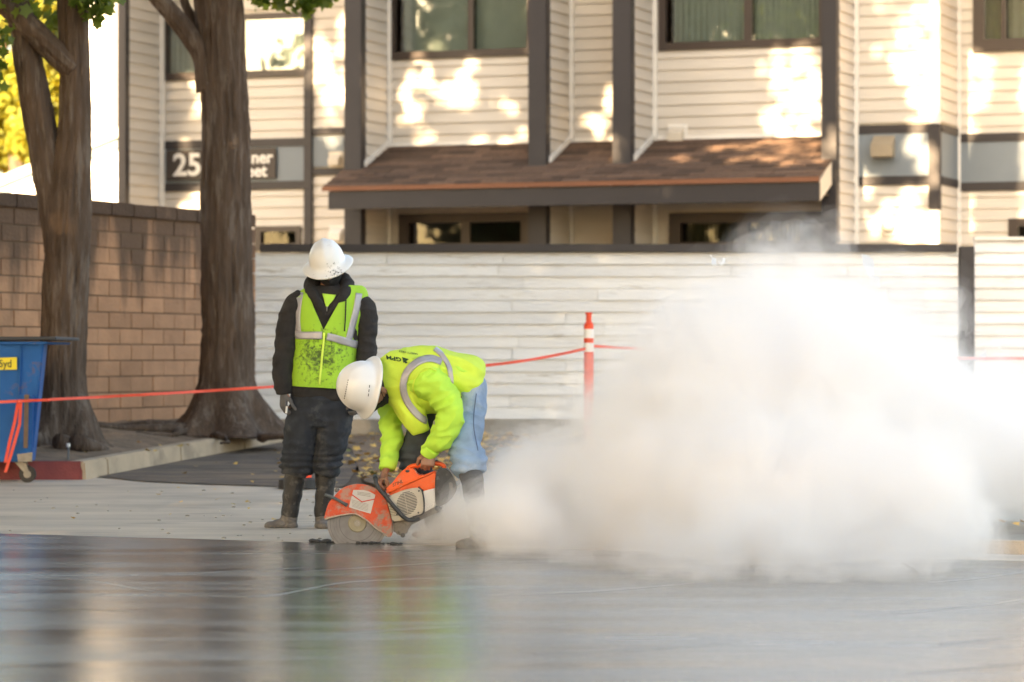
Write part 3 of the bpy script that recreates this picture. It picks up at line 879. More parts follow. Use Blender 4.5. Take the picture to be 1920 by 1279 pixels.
def far_tree(label, cx, ytop, ybot, wpx, Y, n, trunk=True):
    base = P(cx, 600, Y); base.z = .24
    t = thing('background_tree', label, 'tree', base)
    c = P(cx, (ytop + ybot) / 2, Y); rx = wpx / FPX * Y; rz = (ybot - ytop) / 2 / FPX * Y
    pts, sz = [], []
    lobes = [(c + Vector((rng.uniform(-.7, .7) * rx, rng.uniform(-1.2, 1.2), rng.uniform(-.75, .75) * rz)), rng.uniform(.28, .5) * rx) for _ in range(16)]
    for i in range(n):
        l, r = rng.choice(lobes); d = Vector((rng.gauss(0, 1), rng.gauss(0, 1), rng.gauss(0, 1))).normalized() * r * rng.uniform(.6, 1.05)
        pts.append(tuple(l + d)); sz.append(rng.uniform(.07, .17))
    o = link('crown', leaves_mesh(pts, sz, kind=1), M['farleaf'], t); o['kind'] = 'stuff'
    g = G().tube([base, base + Vector((.2, 0, (c.z - .24) * .5)), c], [.25, .2, .1], 8)
    for k in range(6):
        l = lobes[k][0]; g.tube([c - Vector((0, 0, rz * .5)), (c + l) / 2, l], [.09, .06, .03], 6)
    put('trunk', g, M['bark'], t)
far_tree('tall yellow-green sunlit tree behind the white house at the picture edge', 20, -160, 350, 150, 68, 12000)
far_tree('lower yellow sunlit tree seen between the forked trunks', 100, -60, 350, 95, 75, 7000)

# ================================================================== THE TWO STREET TREES
def bark_tube(stems, name, parent, seg=72, flare=None):
    """stems: list of lists of (point, radius). One continuous displaced mesh each, joined."""
    V, F = [], []
    for st in stems:
        # resample
        pts = []
        for i in range(len(st) - 1):
            (p0, r0), (p1, r1) = st[i], st[i + 1]
            n = max(2, int((p1 - p0).length / .035))
            pm, rm = st[max(i - 1, 0)]; pn, rn = st[min(i + 2, len(st) - 1)]
            for k in range(n):
                t = k / n; t2, t3 = t * t, t * t * t
                q = .5 * ((2 * p0) + (p1 - pm) * t + (2 * pm - 5 * p0 + 4 * p1 - pn) * t2 + (3 * p0 - pm - 3 * p1 + pn) * t3)
                pts.append((q, r0 + (r1 - r0) * t))
        pts.append(st[-1])
        off = len(V); m = len(pts)
        for i, (p, r) in enumerate(pts):
            t = (pts[min(i + 1, m - 1)][0] - pts[max(i - 1, 0)][0]).normalized()
            A = t.cross(Vector((0, 1, 0))).normalized(); Bv = A.cross(t)
            for k in range(seg):
                ph = 2 * math.pi * k / seg
                d = A * math.cos(ph) + Bv * math.sin(ph)
                h = p.z
                furrow = noise.fractal(Vector((math.cos(ph) * 4.2 * (r / .2) ** .5, math.sin(ph) * 4.2 * (r / .2) ** .5, h * 1.1 + 7)), .7, 2.2, 5)
                lump = noise.noise(Vector((math.cos(ph) * 1.1, math.sin(ph) * 1.1, h * 1.7)))
                ridge = 1 - abs(furrow)
                rr = r * (1 + .07 * lump) + min(.036, r * .15) * (ridge - .72) * 1.5
                if flare and h < flare[1]:
                    f = (flare[1] - h) / (flare[1] - flare[0]); f = max(0, min(1.2, f))
                    butt = .5 + .5 * math.sin(ph * flare[3] + flare[4] + .4 * math.sin(ph * 2))
                    rr += flare[2] * f ** 1.9 * (.45 + .75 * butt)
                V.append(p + d * rr)
        for i in range(m - 1):
            for k in range(seg):
                a = off + i * seg + k; b = off + i * seg + (k + 1) % seg
                F.append((a, b, b + seg, a + seg))
        F.append(tuple(off + k for k in range(seg - 1, -1, -1))); F.append(tuple(off + (m - 1) * seg + k for k in range(seg)))
    return link(name, mesh_from(V, F), M['bark'], parent, smooth=True)
def st(Y, lst): return [(P(x, y, Y + d), r / FPX * Y) for (x, y, r, d) in lst]
def crown(tree, centers, n, s0, s1, name='crown', m=None, kind=0):
    pts, sz = [], []
    wts = [min(r, .9) ** 1.6 for _, r in centers]
    for c, r in rng.choices(centers, wts, k=n):
        v = Vector((rng.gauss(0, 1), rng.gauss(0, 1), rng.gauss(0, 1))).normalized()
        pts.append(tuple(c + v * r * rng.uniform(.25, 1.0))); sz.append(rng.uniform(s0, s1))
    o = link(name, leaves_mesh(pts, sz, kind=kind), m or M['leaf'], tree); o['kind'] = 'stuff'
TY1 = 27.2
t1 = thing('street_tree', 'forked street tree beside the blue bin with two stems splitting low', 'tree', P(112, 850, TY1))
bark_tube([st(TY1, [(108, 872, 52, 0), (110, 830, 48, 0), (117, 760, 45, 0), (119, 600, 42, 0), (126, 480, 42, 0), (130, 380, 41, 0), (139, 250, 31, 0), (140, 150, 28, 0), (138, 60, 28, 0), (134, -60, 30, 0), (128, -420, 24, 0)])],
          'trunk', t1, flare=(bed_z(-3.8, 27.2) - .05, bed_z(-3.8, 27.2) + .55, .24, 5, 1.0))
bark_tube([st(TY1, [(118, 470, 34, .02), (100, 370, 30, .02), (88, 300, 30, .02), (68, 200, 29, .02), (50, 100, 26, 0), (40, 40, 25, 0), (15, -60, 24, 0), (-60, -500, 16, 0)]),
           st(TY1, [(138, 130, 22, -.05), (100, 95, 23, -.08), (50, 45, 22, -.12), (-10, -10, 20, -.15), (-120, -120, 16, -.2)])], 'limb', t1, seg=48)
g = G()
rt = []
for (pts) in ([(150, 800), (172, 812), (192, 835), (205, 850)], [(120, 845), (150, 852), (180, 858)], [(80, 850), (50, 862), (20, 868)], [(160, 830), (185, 846), (196, 858)]):
    g.tube([Vector((P(x, y, 27).x, 27 - .35 + (0.2 * i), bed_z(P(x, y, 27).x, 26.7) + .06 - .03 * i)) for i, (x, y) in enumerate(pts)], [.07 - .014 * i for i in range(len(pts))], 8)
put('roots', g, M['bark'], t1, smooth=True)
crown(t1, [(P(20, -60, 27), .55), (P(175, -14, 27), .24), (P(178, 30, 27), .12), (P(184, 12, 27), .12), (P(8, 70, 26.6), .11), (P(0, 90, 26.6), .10), (P(-20, 130, 27), .2), (P(105, 40, 27.6), .14), (P(60, -20, 27.6), .3), (P(120, -420, 27), 2.2), (P(-200, -300, 27), 1.6)], 1500, .05, .085)
TY2 = 30.0
t2 = thing('street_tree', 'thick straight street tree with flared base by the wall end', 'tree', P(430, 810, TY2))
bark_tube([st(TY2, [(428, 818, 64, 0), (428, 790, 58, 0), (427, 740, 52, 0), (427, 650, 49, 0), (426, 560, 47.5, 0), (424, 460, 46, 0), (424, 380, 46, 0), (424, 280, 44, 0), (421, 200, 43, 0), (418, 130, 43, 0), (413, 60, 43, 0), (410, 0, 44, 0), (406, -80, 42, 0), (400, -500, 30, 0)])],
          'trunk', t2, flare=(bed_z(-2.7, 30) - .02, bed_z(-2.7, 30) + .62, .32, 6, .2))
bark_tube([st(TY2, [(395, 170, 28, -.02), (382, 105, 22, -.05), (352, 62, 19, -.08), (318, 20, 17, -.1), (290, -12, 16, -.1), (230, -90, 14, -.1), (120, -260, 10, 0)]),
           st(TY2, [(375, 60, 9, .1), (362, 35, 9, .1), (348, 10, 8, .1), (342, -20, 8, .1), (330, -120, 7, .1)])], 'limb', t2, seg=40)
g = G()
for (a0, ln, ph) in ((-.3, .75, 0), (-.9, .9, 1), (-1.6, .7, 2), (-2.2, .9, 3), (-2.9, 1.1, 4), (.2, .45, 5), (-2.55, 1.4, 6)):
    c = Vector((-2.66, 30.0)); pp = []
    for i in range(8):
        q = c + Vector((math.cos(a0 + .12 * math.sin(i + ph)), math.sin(a0 + .12 * math.sin(i * 1.3 + ph)))) * (.28 + ln * i / 7)
        pp.append(Vector((q.x, q.y, bed_z(q.x, q.y) + .035 - .035 * (i / 7) ** 2 + .02 * math.sin(i * 1.4 + ph))))
    g.tube(pp, [max(.012, .065 * (1 - i / 9)) for i in range(8)], 8)
put('roots', g, M['bark'], t2, smooth=True)
crown(t2, [(P(490, -2, 29.5), .12), (P(530, -6, 29.5), .14), (P(560, 2, 29.5), .16), (P(575, 22, 29.5), .12), (P(605, -4, 29.5), .14), (P(628, -16, 29.5), .12), (P(470, -40, 30), .3), (P(560, -60, 30), .4), (P(380, -25, 30.5), .15),
           (P(600, -330, 30), 1.6), (P(420, -500, 30), 2.0), (P(200, -320, 30.5), 1.4)], 2000, .05, .085)

# ================================================================== UNSEEN SHADE TREES added outside the frame
# Leaves are laid along sun rays to shade the scene, with gaps cut at SPOTS.
SPOTS = [(1500, 360, 62, 16), (1582, 366, 44, 24), (1432, 374, 34, 8), (1545, 392, 50, 8), (1350, 372, 16, 8), (1625, 340, 20, 20), (800, 78, 30, 13), (793, 120, 18, 12), (800, 150, 13, 12), (765, 170, 9, 16), (862, 182, 32, 24), (872, 135, 12, 18), (783, 207, 10, 10), (765, 210, 7, 9), (950, 200, 12, 17),
         (779, 238, 10, 12), (800, 254, 13, 15), (905, 262, 10, 8), (970, 262, 12, 11), (1140, 190, 14, 24), (1122, 236, 22, 18), (1142, 262, 12, 14), (1005, 85, 10, 11), (990, 10, 14, 16),
         (1495, 130, 42, 45), (1475, 205, 45, 45), (1528, 150, 14, 80), (1440, 130, 20, 16), (1505, 255, 44, 22), (1390, 310, 40, 12), (1480, 300, 70, 24), (1540, 330, 30, 26), (1210, 350, 14, 22), (1320, 355, 14, 10),
         (1690, 100, 40, 45), (1738, 110, 32, 130), (1715, 270, 18, 26), (1700, 400, 50, 42), (1745, 320, 18, 50), (1730, 440, 60, 30), (1670, 15, 26, 14), (1640, 420, 20, 14),
         (350, 165, 26, 14), (340, 368, 34, 44), (560, 80, 30, 44), (595, 150, 18, 40), (617, 30, 16, 40), (622, 130, 12, 22), (322, 250, 10, 14), (600, 230, 12, 16), (500, 60, 30, 30), (330, 110, 18, 14), (1925, 180, 62, 260), (1790, 60, 16, 50), (1920, 420, 40, 90), (1905, 490, 90, 30), (1780, 470, 40, 10)]
SP = np.array(SPOTS, float)
def lit(px, py):
    px = px + 9 * np.sin(py / 7.0) + 5 * np.sin(px / 4.1 + py / 9.0); py = py + 9 * np.sin(px / 8.3 + 2) + 4 * np.sin(px / 3.7)
    d = ((px[:, None] - SP[None, :, 0]) / (SP[None, :, 2] + 8)) ** 2 + ((py[:, None] - SP[None, :, 1]) / (SP[None, :, 3] + 8)) ** 2
    return (d < 1.0).any(axis=1)
sunv = np.array(SUN)
LP = []
# (a) foliage shading the facade
n = 95000
px = nrng.uniform(160, 2000, n); py = nrng.uniform(-260, 560, n)
kf = (px - 960) / FPX; sf = (kf * (OY + .85 * C) - .85 * S) / (C + kf * S); Yf = OY - sf * S + .85 * C
fac = np.stack([(px - 960) / FPX * Yf, Yf, CAM_H + (HOR - py) / FPX * Yf], 1)
t = nrng.uniform(14.5, 18.0, n)
keep = ~lit(px, py) | (nrng.uniform(0, 1, n) < .07)
LP.append((fac + sunv * t[:, None])[keep])
# (b) foliage shading the drive, wall, fence, workers and street
n = 230000
gx = nrng.uniform(-7.5, 7.5, n); gy = nrng.uniform(5, 41, n); gzz = nrng.uniform(0, 2.4, n)
t = nrng.uniform(17, 24, n)
q = np.stack([gx, gy, gzz], 1) + sunv * t[:, None]
# do not close the gaps of (a): test where the leaf's shadow falls on the facade
nF = np.array([-S, -C, 0.0]); o0 = np.array([S * .85, OY + C * .85, 0.0])
tt = ((q - o0) @ nF) / (sunv @ nF)
h = q - sunv * tt[:, None]
hpx = 960 + FPX * h[:, 0] / h[:, 1]; hpy = HOR - FPX * (h[:, 2] - CAM_H) / h[:, 1]
onf = (hpx > 200) & (hpx < 2000) & (hpy > -300) & (hpy < 480)
keep = ~(onf & lit(hpx, hpy)) & ~((hpx < 236) & (hpy < 420))
keep &= ~((gx > 3.0) & (gy < 17) & (nrng.uniform(0, 1, n) < .5))
LP.append(q[keep])
LP = np.concatenate(LP)
# leaves dropped where they would shade the white house and its trees
for (yh, xa, xb, zb_) in ((56.0, -16.0, -6.4, 9.5), (68.0, -18.0, -8.8, 11.0)):
    tb = (yh - LP[:, 1]) / -sunv[1]
    xh = LP[:, 0] - sunv[0] * tb; zh = LP[:, 2] - sunv[2] * tb
    LP = LP[~((xh > xa) & (xh < xb) & (zh > -1.0) & (zh < zb_))]
trunks = [((-9.0, 27.0), 'unseen tree beyond the block wall, crown laid out to dapple the siding'),
          ((-9.5, 15.0), 'unseen tree beyond the blue bin, added to shade the fence and drive'),
          ((-8.0, 5.0), 'unseen tree to the side of the camera, added to shade the workers'),
          ((-3.0, -6.0), 'unseen large tree behind the camera, added to shade the street')]
TX = np.array([p for p, _ in trunks])
dist = ((LP[:, None, :2] - TX[None]) ** 2).sum(2)
own = dist.argmin(1)
M['shadeleaf'] = mat('dense_tree_leaf', (0.055, 0.085, 0.025), 0.6, 0.3, 1)
for k, ((tx, ty), lab) in enumerate(trunks):
    sel = LP[own == k]
    if len(sel) < 10: continue
    t = thing('unseen_shade_tree', lab, 'tree', (tx, ty, 0))
    o = link('crown', leaves_mesh(sel, nrng.uniform(.075, .135, len(sel)), kind=1), M['shadeleaf'], t); o['kind'] = 'stuff'
    ctr = Vector(sel.mean(0)); base = Vector((tx, ty, 0)); top = Vector((tx, ty, max(4, ctr.z - 2.5)))
    g = G().tube([base, base.lerp(top, .5), top], [.34, .27, .22], 12)
    for j in range(10):
        e = Vector(sel[nrng.integers(len(sel))]); g.tube([top - Vector((0, 0, .6)), top.lerp(e, .5) + Vector((0, 0, .3)), e], [.13, .08, .03], 7)
    put('trunk', g, M['bark'], t)

for k, (tx, ty, zc_, rr_, lab) in enumerate(((-19, 20, 7.0, 4.2, 'round bushy tree down the street that the windows mirror'), (-25, 11, 8.0, 5.0, 'taller bushy tree farther down the street that the windows mirror'), (-14.5, 24.5, 5.5, 2.2, 'small young tree behind the block wall, beyond the frame'),
        (-30, -2, 6.0, 6.0, 'unseen spreading tree added behind the camera to darken window reflections'), (-22, -10, 6.0, 5.5, 'unseen leafy tree added behind the camera to block low sky'), (-14, -19, 6.0, 6.0, 'unseen dark tree added farther behind the camera to block low sky'), (-4, -24, 6.0, 6.0, 'unseen broad tree added straight behind the camera to block low sky'), (8, -24, 6.0, 6.0, 'unseen tree added behind the camera on the right to block low sky'))):
    t = thing('unseen_shade_tree', lab, 'tree', (tx, ty, 0))  # unseen trees, added for window reflections and to block the low sky
    pts = []
    lob = [(Vector((tx, ty, zc_)) + Vector((rng.gauss(0, .5), rng.gauss(0, .5), rng.gauss(0, .5))) * rr_, rr_ * rng.uniform(.3, .55)) for _ in range(16)]
    for i in range(6000):
        c_, r_ = rng.choice(lob); pts.append(tuple(c_ + Vector((rng.gauss(0, 1), rng.gauss(0, 1), rng.gauss(0, 1))).normalized() * r_ * rng.uniform(.5, 1)))
    o = link('crown', leaves_mesh(pts, nrng.uniform(.14, .30, len(pts)), kind=1), M['shadeleaf'], t); o['kind'] = 'stuff'
    g = G().tube([Vector((tx, ty, 0)), Vector((tx, ty, zc_ * .5)), Vector((tx + .2, ty, zc_))], [.28, .22, .14], 10)
    for c_, r_ in lob[:6]: g.tube([Vector((tx, ty, zc_ * .6)), c_], [.10, .04], 6)
    put('trunk', g, M['bark'], t)

# ================================================================== BLUE BIN
DY = 24.9
bin_ = thing('wheeled_bin', 'blue steel wheeled rubbish bin with rust patches and yellow sticker by the red kerb', 'bin', P(20, 905, DY))
dp = lambda x, y, d=0: P(x, y, DY + d)
g = G().hexa([dp(-330, 866, .02), dp(60, 866, .02), dp(66, 866, 1.0), dp(-330, 866, 1.0), dp(-340, 640, -.08), dp(83, 640, -.08), dp(90, 640, 1.15), dp(-340, 640, 1.15)])
body = put('body', g, M['blue'], bin_, bevel=.012)
put('lid', G().prism([dp(-345, 641, -.14), dp(-345, 632, -.14), dp(104, 631, -.14), dp(106, 637, -.14)], (0, 1.36, 0)), mat('dull_lid', (.035, .04, .05), .7), bin_, bevel=.006)
put('lid_rim', G().prism([dp(-344, 645, -.12), dp(-344, 641.5, -.12), dp(90, 641.5, -.12), dp(86, 645, -.12)], (0, 1.3, 0)), M['blue'], bin_)
g = G().prism([dp(36, 760, -.09), dp(53, 742, -.09), dp(62, 742, -.09), dp(59, 864, -.02), dp(36, 864, -.02)], (0, .10, 0))
put('lifting_sleeve', g, M['blue'], bin_, bevel=.006)
put('sleeve_slot', G().prism([dp(45.5, 740, -.104), dp(54, 740, -.104), dp(52, 840, -.05), dp(44, 840, -.05)], (0, .02, 0)), M['mortar'], bin_)
put('side_rib', G().prism([dp(38, 648, -.095), dp(40, 648, -.095), dp(36, 742, -.06), dp(34, 742, -.06)], (0, .03, 0)), M['blue'], bin_)
put('bumper', G().prism([dp(32, 852, -.03), dp(60, 848, -.03), dp(59, 866, -.03), dp(34, 866, -.03)], (0, .05, 0)), M['steel'], bin_)
stk = put('sticker', G().prism([dp(-8, 694, -.078), dp(-8, 671, -.078), dp(31.5, 670, -.078), dp(31.5, 693, -.078)], (0, .012, 0)), M['yellow'], bin_)
me = text_mesh('1.5yd', 1.0, bold=.01)
o0 = dp(-14.5, 688.5, -.082); k = 14.5 / FPX * DY / .73
map_mesh(me, lambda c: Vector((o0.x + c.x * k * .85, o0.y - .0005, o0.z + c.y * k)))
sub('lettering', me, M['ink'], stk)
for wx, d in ((52, .12), (52, .85), (-300, .12), (-300, .85)):
    c = dp(wx, 892, d); c.z = gz(c.y) + .068
    wh_ = put('wheel', G().cyl(c - Vector((0.0, .022, 0)), c + Vector((0.0, .022, 0)), .066, 22), M['rubber'], bin_, bevel=.004)
    sub('rim', G().cyl(c - Vector((0, .026, 0)), c + Vector((0, .026, 0)), .03, 14).mesh(), M['steel'], wh_)
    tp = dp(wx - 14, 866, d)
    put('caster_fork', G().prism([c + Vector((-.012, -.03, 0)), c + Vector((.02, -.03, 0)), tp + Vector((.05, -.03, 0)), tp + Vector((-.04, -.03, 0))], (0, .007, 0)).prism([c + Vector((-.012, .026, 0)), c + Vector((.02, .026, 0)), tp + Vector((.05, .026, 0)), tp + Vector((-.04, .026, 0))], (0, .007, 0)), M['steel'], bin_)

# sprinkler riser, post, base, tape
r0 = P(128, 866, 25.9); r0.z = bed_z(r0.x, r0.y)
sp = thing('sprinkler_riser', 'short grey sprinkler riser with white cap standing in the soil by the red kerb', 'sprinkler', r0)
zc = P(128, 838, 25.9).z
put('pipe', G().cyl(r0 - Vector((0, 0, .03)), Vector((r0.x, r0.y, zc)), .009, 10), mat('grey_pipe', (.12, .13, .14), .5), sp)
put('cap', G().cyl(Vector((r0.x, r0.y, zc)), Vector((r0.x, r0.y, zc + .03)), .017, 12), M['white'], sp)
PY = 28.0
dl = thing('delineator_post', 'orange delineator post with two white bands standing half in the dust', 'traffic post', (P(1104, 800, PY).x, PY, gz(PY)))
cx = P(1104, 700, PY).x
def zz(y): return P(0, y, PY).z
def ring(y0, y1, r, m, nm): return put(nm, G().cyl(Vector((cx, PY, zz(y0))), Vector((cx, PY, zz(y1))), r, 20), m, dl, smooth=False)
ring(845, 610, .043, M['orangepost'], 'tube')
put('grip', G().tube([Vector((cx, PY, zz(612))), Vector((cx, PY, zz(608))), Vector((cx, PY, zz(603))), Vector((cx, PY, zz(590))), Vector((cx, PY, zz(588))), Vector((cx, PY, zz(586)))], [.041, .041, .025, .024, .034, .03], 18), M['orangepost'], dl)
ring(634, 617, .0445, M['reflwhite'], 'reflective_band'); ring(660, 643, .0445, M['reflwhite'], 'reflective_band')
put('base', G().tube([Vector((cx, PY, gz(PY) + .018)), Vector((cx, PY, gz(PY) + .05)), Vector((cx, PY, gz(PY) + .08))], [.2, .19, .06], 24), M['rubber'], dl)
BY = 24.2
pb = thing('traffic_post_base', 'black rubber traffic post base with red-orange stub between the standing worker\'s boots', 'traffic post base', (P(567, 905, BY).x, BY, gz(BY)))
cb = Vector((P(560, 905, BY).x, BY, gz(BY)))
put('base', G().tube([cb + Vector((0, 0, .01)), cb + Vector((0, 0, .075)), cb + Vector((0, 0, .09))], [.155, .15, .10], 24), M['rubber'], pb)
cs = cb + Vector((.065, -.02, 0))
put('stub', G().tube([cs + Vector((0, 0, .09)), cs + Vector((0, 0, .17))], [.036, .036], 16), M['orangepost'], pb)
def ribbon(name, label, pts, wpx, tw, par=None):
    g = G(); n = len(pts); rows = []
    for i, (x, y, Y) in enumerate(pts):
        q = P(x, y, Y); hw = wpx / 2 / FPX * Y
        a = tw * math.sin(i * .9)
        rows.append((q + Vector((0, math.sin(a) * hw, math.cos(a) * hw)), q - Vector((0, math.sin(a) * hw, math.cos(a) * hw))))
    for i in range(n - 1):
        (a, b), (c, d) = rows[i], rows[i + 1]
        g.add([a, b, d, c], [(0, 1, 2, 3)])
    me = g.mesh(); o = link(name, me, M['tape'], par); 
    md = o.modifiers.new('thickness', 'SOLIDIFY'); md.thickness = .002
    if label: tag(o, label, 'barrier tape')
    return o
def sag(x0, y0, Y0, x1, y1, Y1, n, s): return [(x0 + (x1 - x0) * i / n, y0 + (y1 - y0) * i / n + s * 4 * (i / n) * (1 - i / n), Y0 + (Y1 - Y0) * i / n) for i in range(n + 1)]
ribbon('barrier_tape', 'orange barrier tape stretched from the bin past the trunks to the banded post', sag(-80, 757, 24.6, 90, 750, 24.7, 6, 0) + sag(98, 749, 24.75, 530, 724, 26.2, 16, 1) + sag(540, 723, 26.2, 905, 686, 27.3, 14, 2) + sag(915, 685, 27.4, 1098, 654, 27.95, 10, 3), 5.5, .5)
ribbon('barrier_tape', 'orange barrier tape running from the banded post through the dust to the picture edge', sag(1112, 649, 28.0, 1560, 668, 28.6, 16, 2) + sag(1590, 670, 28.7, 2100, 672, 29.5, 12, 1), 5.5, .7)
t = ribbon('tape_tail', 'two loose orange tape ends hanging down the front of the blue bin', sag(36, 754, 24.66, 8, 868, 24.7, 10, 2), 5, .0)
# tails need their width across the picture
def tail(pts, w):
    g = G(); rows = [P(x, y, Y) for x, y, Y in pts]
    for a, b in zip(rows, rows[1:]):
        h = Vector((w / 2 / FPX * 24.7, 0, 0)); g.add([a - h, a + h, b + h, b - h], [(0, 1, 2, 3)])
    return g
me = tail([(34, 755, 24.62), (28, 790, 24.66), (18, 830, 24.68), (10, 868, 24.70)], 6)
me.add(*[(lambda gg: (gg.v, gg.f))(tail([(39, 755, 24.60), (37, 795, 24.64), (30, 820, 24.65), (20, 855, 24.66), (10, 886, 24.67)], 6))][0])
old = t.data; t.data = me.mesh(); t.data.materials.append(M['tape'])
put_k = G().ball(P(37, 753, 24.58), (.018, .012, .018), seg=8, rings=6)
o = put('knot', put_k, M['tape'], t)

# ================================================================== PEOPLE
M['skin'] = mat('skin', (0.30, 0.145, 0.09), 0.5, 0.10, 20, 0.15, 200, stain=(0.36, 0.25, 0.2), stain_amt=.35, stain_thr=.6, stain_scale=30)
M['helmet'] = mat('white_hard_hat', (0.80, 0.80, 0.79), 0.28, 0.02, 5, coat=.2)
M['helmetdirty'] = mat('scuffed_white_hard_hat', (0.78, 0.78, 0.77), 0.35, 0.03, 5, stain=(0.08, 0.08, 0.08), stain_amt=.85, stain_thr=.66, stain_scale=26)
M['hood'] = mat('black_cotton', (0.022, 0.020, 0.020), 0.95, 0.25, 30, 0.35, 220)
M['maskm'] = mat('black_face_mask', (0.014, 0.012, 0.013), 0.85, 0.1)
M['hair'] = mat('black_hair', (0.012, 0.009, 0.008), 0.6, 0.4, 120, 0.8, 250, stretch=(1, 1, .3))
M['vest'] = mat('hi_vis_vest_soiled', (0.33, 0.62, 0.05), 0.75, 0.06, 8, 0.35, 260)
M['vest2'] = mat('hi_vis_yellow_vest', (0.60, 0.82, 0.09), 0.75, 0.05, 8, 0.3, 260)
M['sleeve'] = mat('hi_vis_yellow_green_shirt', (0.48, 0.82, 0.09), 0.8, 0.05, 8, 0.3, 260)
M['refl'] = mat('silver_reflective_tape', (0.40, 0.39, 0.42), 0.35, 0.08, 25, 0.2, 120, metal=.25)
M['pants'] = mat('black_dusty_denim', (0.020, 0.025, 0.034), 0.9, 0.4, 14, 0.5, 180, stain=(0.085, 0.085, 0.085), stain_amt=.5, stain_thr=.54, stain_scale=7)
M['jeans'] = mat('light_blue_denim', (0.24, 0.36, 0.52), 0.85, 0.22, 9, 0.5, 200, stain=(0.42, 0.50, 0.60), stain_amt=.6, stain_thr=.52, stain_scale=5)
M['shadedjeans'] = mat('shaded_denim', (0.055, 0.07, 0.09), 0.85, 0.2, 9, 0.5, 200)  # far leg of the light jeans, its shade put into the colour
M['boot'] = mat('dusty_rubber_boot', (0.022, 0.021, 0.021), 0.6, 0.3, 14, 0.3, 80, stain=(0.13, 0.125, 0.12), stain_amt=.55, stain_thr=.55, stain_scale=18)
M['mudboot'] = mat('slurry_caked_boot', (0.14, 0.13, 0.12), 0.9, 0.3, 12, 0.6, 60)
M['glove'] = mat('grey_glove', (0.10, 0.10, 0.105), 0.8, 0.15, 30, .3, 150)

# soiled belly of the first vest: dirt with a shape of its own
def soil_patch(m, centre, rad, col=(0.035, 0.06, 0.02), amt=.85, scale=28):
    nt = m.node_tree; N, L = nt.nodes, nt.links
    b = N['Principled BSDF']; src = b.inputs['Base Color'].links[0].from_socket
    geo = N.new('ShaderNodeNewGeometry')
    vm = N.new('ShaderNodeVectorMath'); vm.operation = 'DISTANCE'; vm.inputs[1].default_value = centre
    L.new(geo.outputs['Position'], vm.inputs[0])
    n = N.new('ShaderNodeTexNoise'); n.inputs['Scale'].default_value = scale; n.inputs['Detail'].default_value = 8; n.inputs['Roughness'].default_value = .7
    L.new(geo.outputs['Position'], n.inputs['Vector'])
    r = N.new('ShaderNodeMapRange'); r.inputs['From Min'].default_value = 0; r.inputs['From Max'].default_value = rad; r.inputs['To Min'].default_value = .10; r.inputs['To Max'].default_value = -.22
    L.new(vm.outputs['Value'], r.inputs[0])
    a = N.new('ShaderNodeMath'); a.operation = 'ADD'; L.new(n.outputs[0], a.inputs[0]); L.new(r.outputs[0], a.inputs[1])
    r2 = N.new('ShaderNodeMapRange'); r2.inputs['From Min'].default_value = .50; r2.inputs['From Max'].default_value = .62; r2.inputs['To Max'].default_value = amt
    L.new(a.outputs[0], r2.inputs[0])
    mx = N.new('ShaderNodeMix'); mx.data_type = 'RGBA'; L.new(r2.outputs[0], mx.inputs['Factor']); L.new(src, mx.inputs['A']); mx.inputs['B'].default_value = (*col, 1)
    L.new(mx.outputs['Result'], b.inputs['Base Color'])

def push(me, fn):
    """move every vertex along its normal by fn(position); normals are read once"""
    n = len(me.vertices); co = np.empty(n * 3); no = np.empty(n * 3)
    me.vertices.foreach_get('co', co); me.vertices.foreach_get('normal', no)
    co = co.reshape(-1, 3); no = no.reshape(-1, 3)
    amt = np.array([fn(Vector(c)) for c in co])
    me.vertices.foreach_set('co', (co + no * amt[:, None]).ravel()); me.update()
def unite(g, voxel, name, m, parent, wr=None, smooth=2, rounds=1):
    me = evaluated(g.mesh(name), [('REMESH', dict(mode='VOXEL', voxel_size=voxel)), ('SMOOTH', dict(iterations=smooth, factor=.5))])
    if wr:
        push(me, wr)
    me.materials.clear()
    return link(name, me, m, parent, smooth=True)
def wrinkle(amp, sx=9, sy=9, sz=22, fine=.25):
    def f(c):
        a = noise.noise(Vector((c.x * sx, c.y * sy, c.z * sz)))
        b = noise.noise(Vector((c.x * sx * 2.3 + 9, c.y * sy * 2.3, c.z * sz * 2.1)))
        return amp * ((1 - abs(a) * 2.2) * .8 + fine * b)
    return f
class Fig:
    def __init__(s, Y): s.Y = Y; s.k = Y / FPX
    def p(s, x, y, d=0): return P(x, y, s.Y + d)
    def limb(s, g, lst, seg=20, power=1.0):
        """lst rows: x, y, d, radius px, depth radius px (or None = same)"""
        g.tube([s.p(a[0], a[1], a[2]) for a in lst], [(a[3] * s.k, (a[4] if len(a) > 4 else a[3]) * s.k) for a in lst], seg, power=power)
def cat(pts, n=6):
    """Catmull-Rom through numeric tuples"""
    out = []
    for i in range(len(pts) - 1):
        p0, p1, p2, p3 = pts[max(i - 1, 0)], pts[i], pts[i + 1], pts[min(i + 2, len(pts) - 1)]
        for k in range(n):
            t = k / n
            out.append(tuple(.5 * (2 * b + (c - a) * t + (2 * a - 5 * b + 4 * c - d) * t * t + (3 * b - a - 3 * c + d) * t ** 3) for a, b, c, d in zip(p0, p1, p2, p3)))
    out.append(tuple(pts[-1]))
    return out

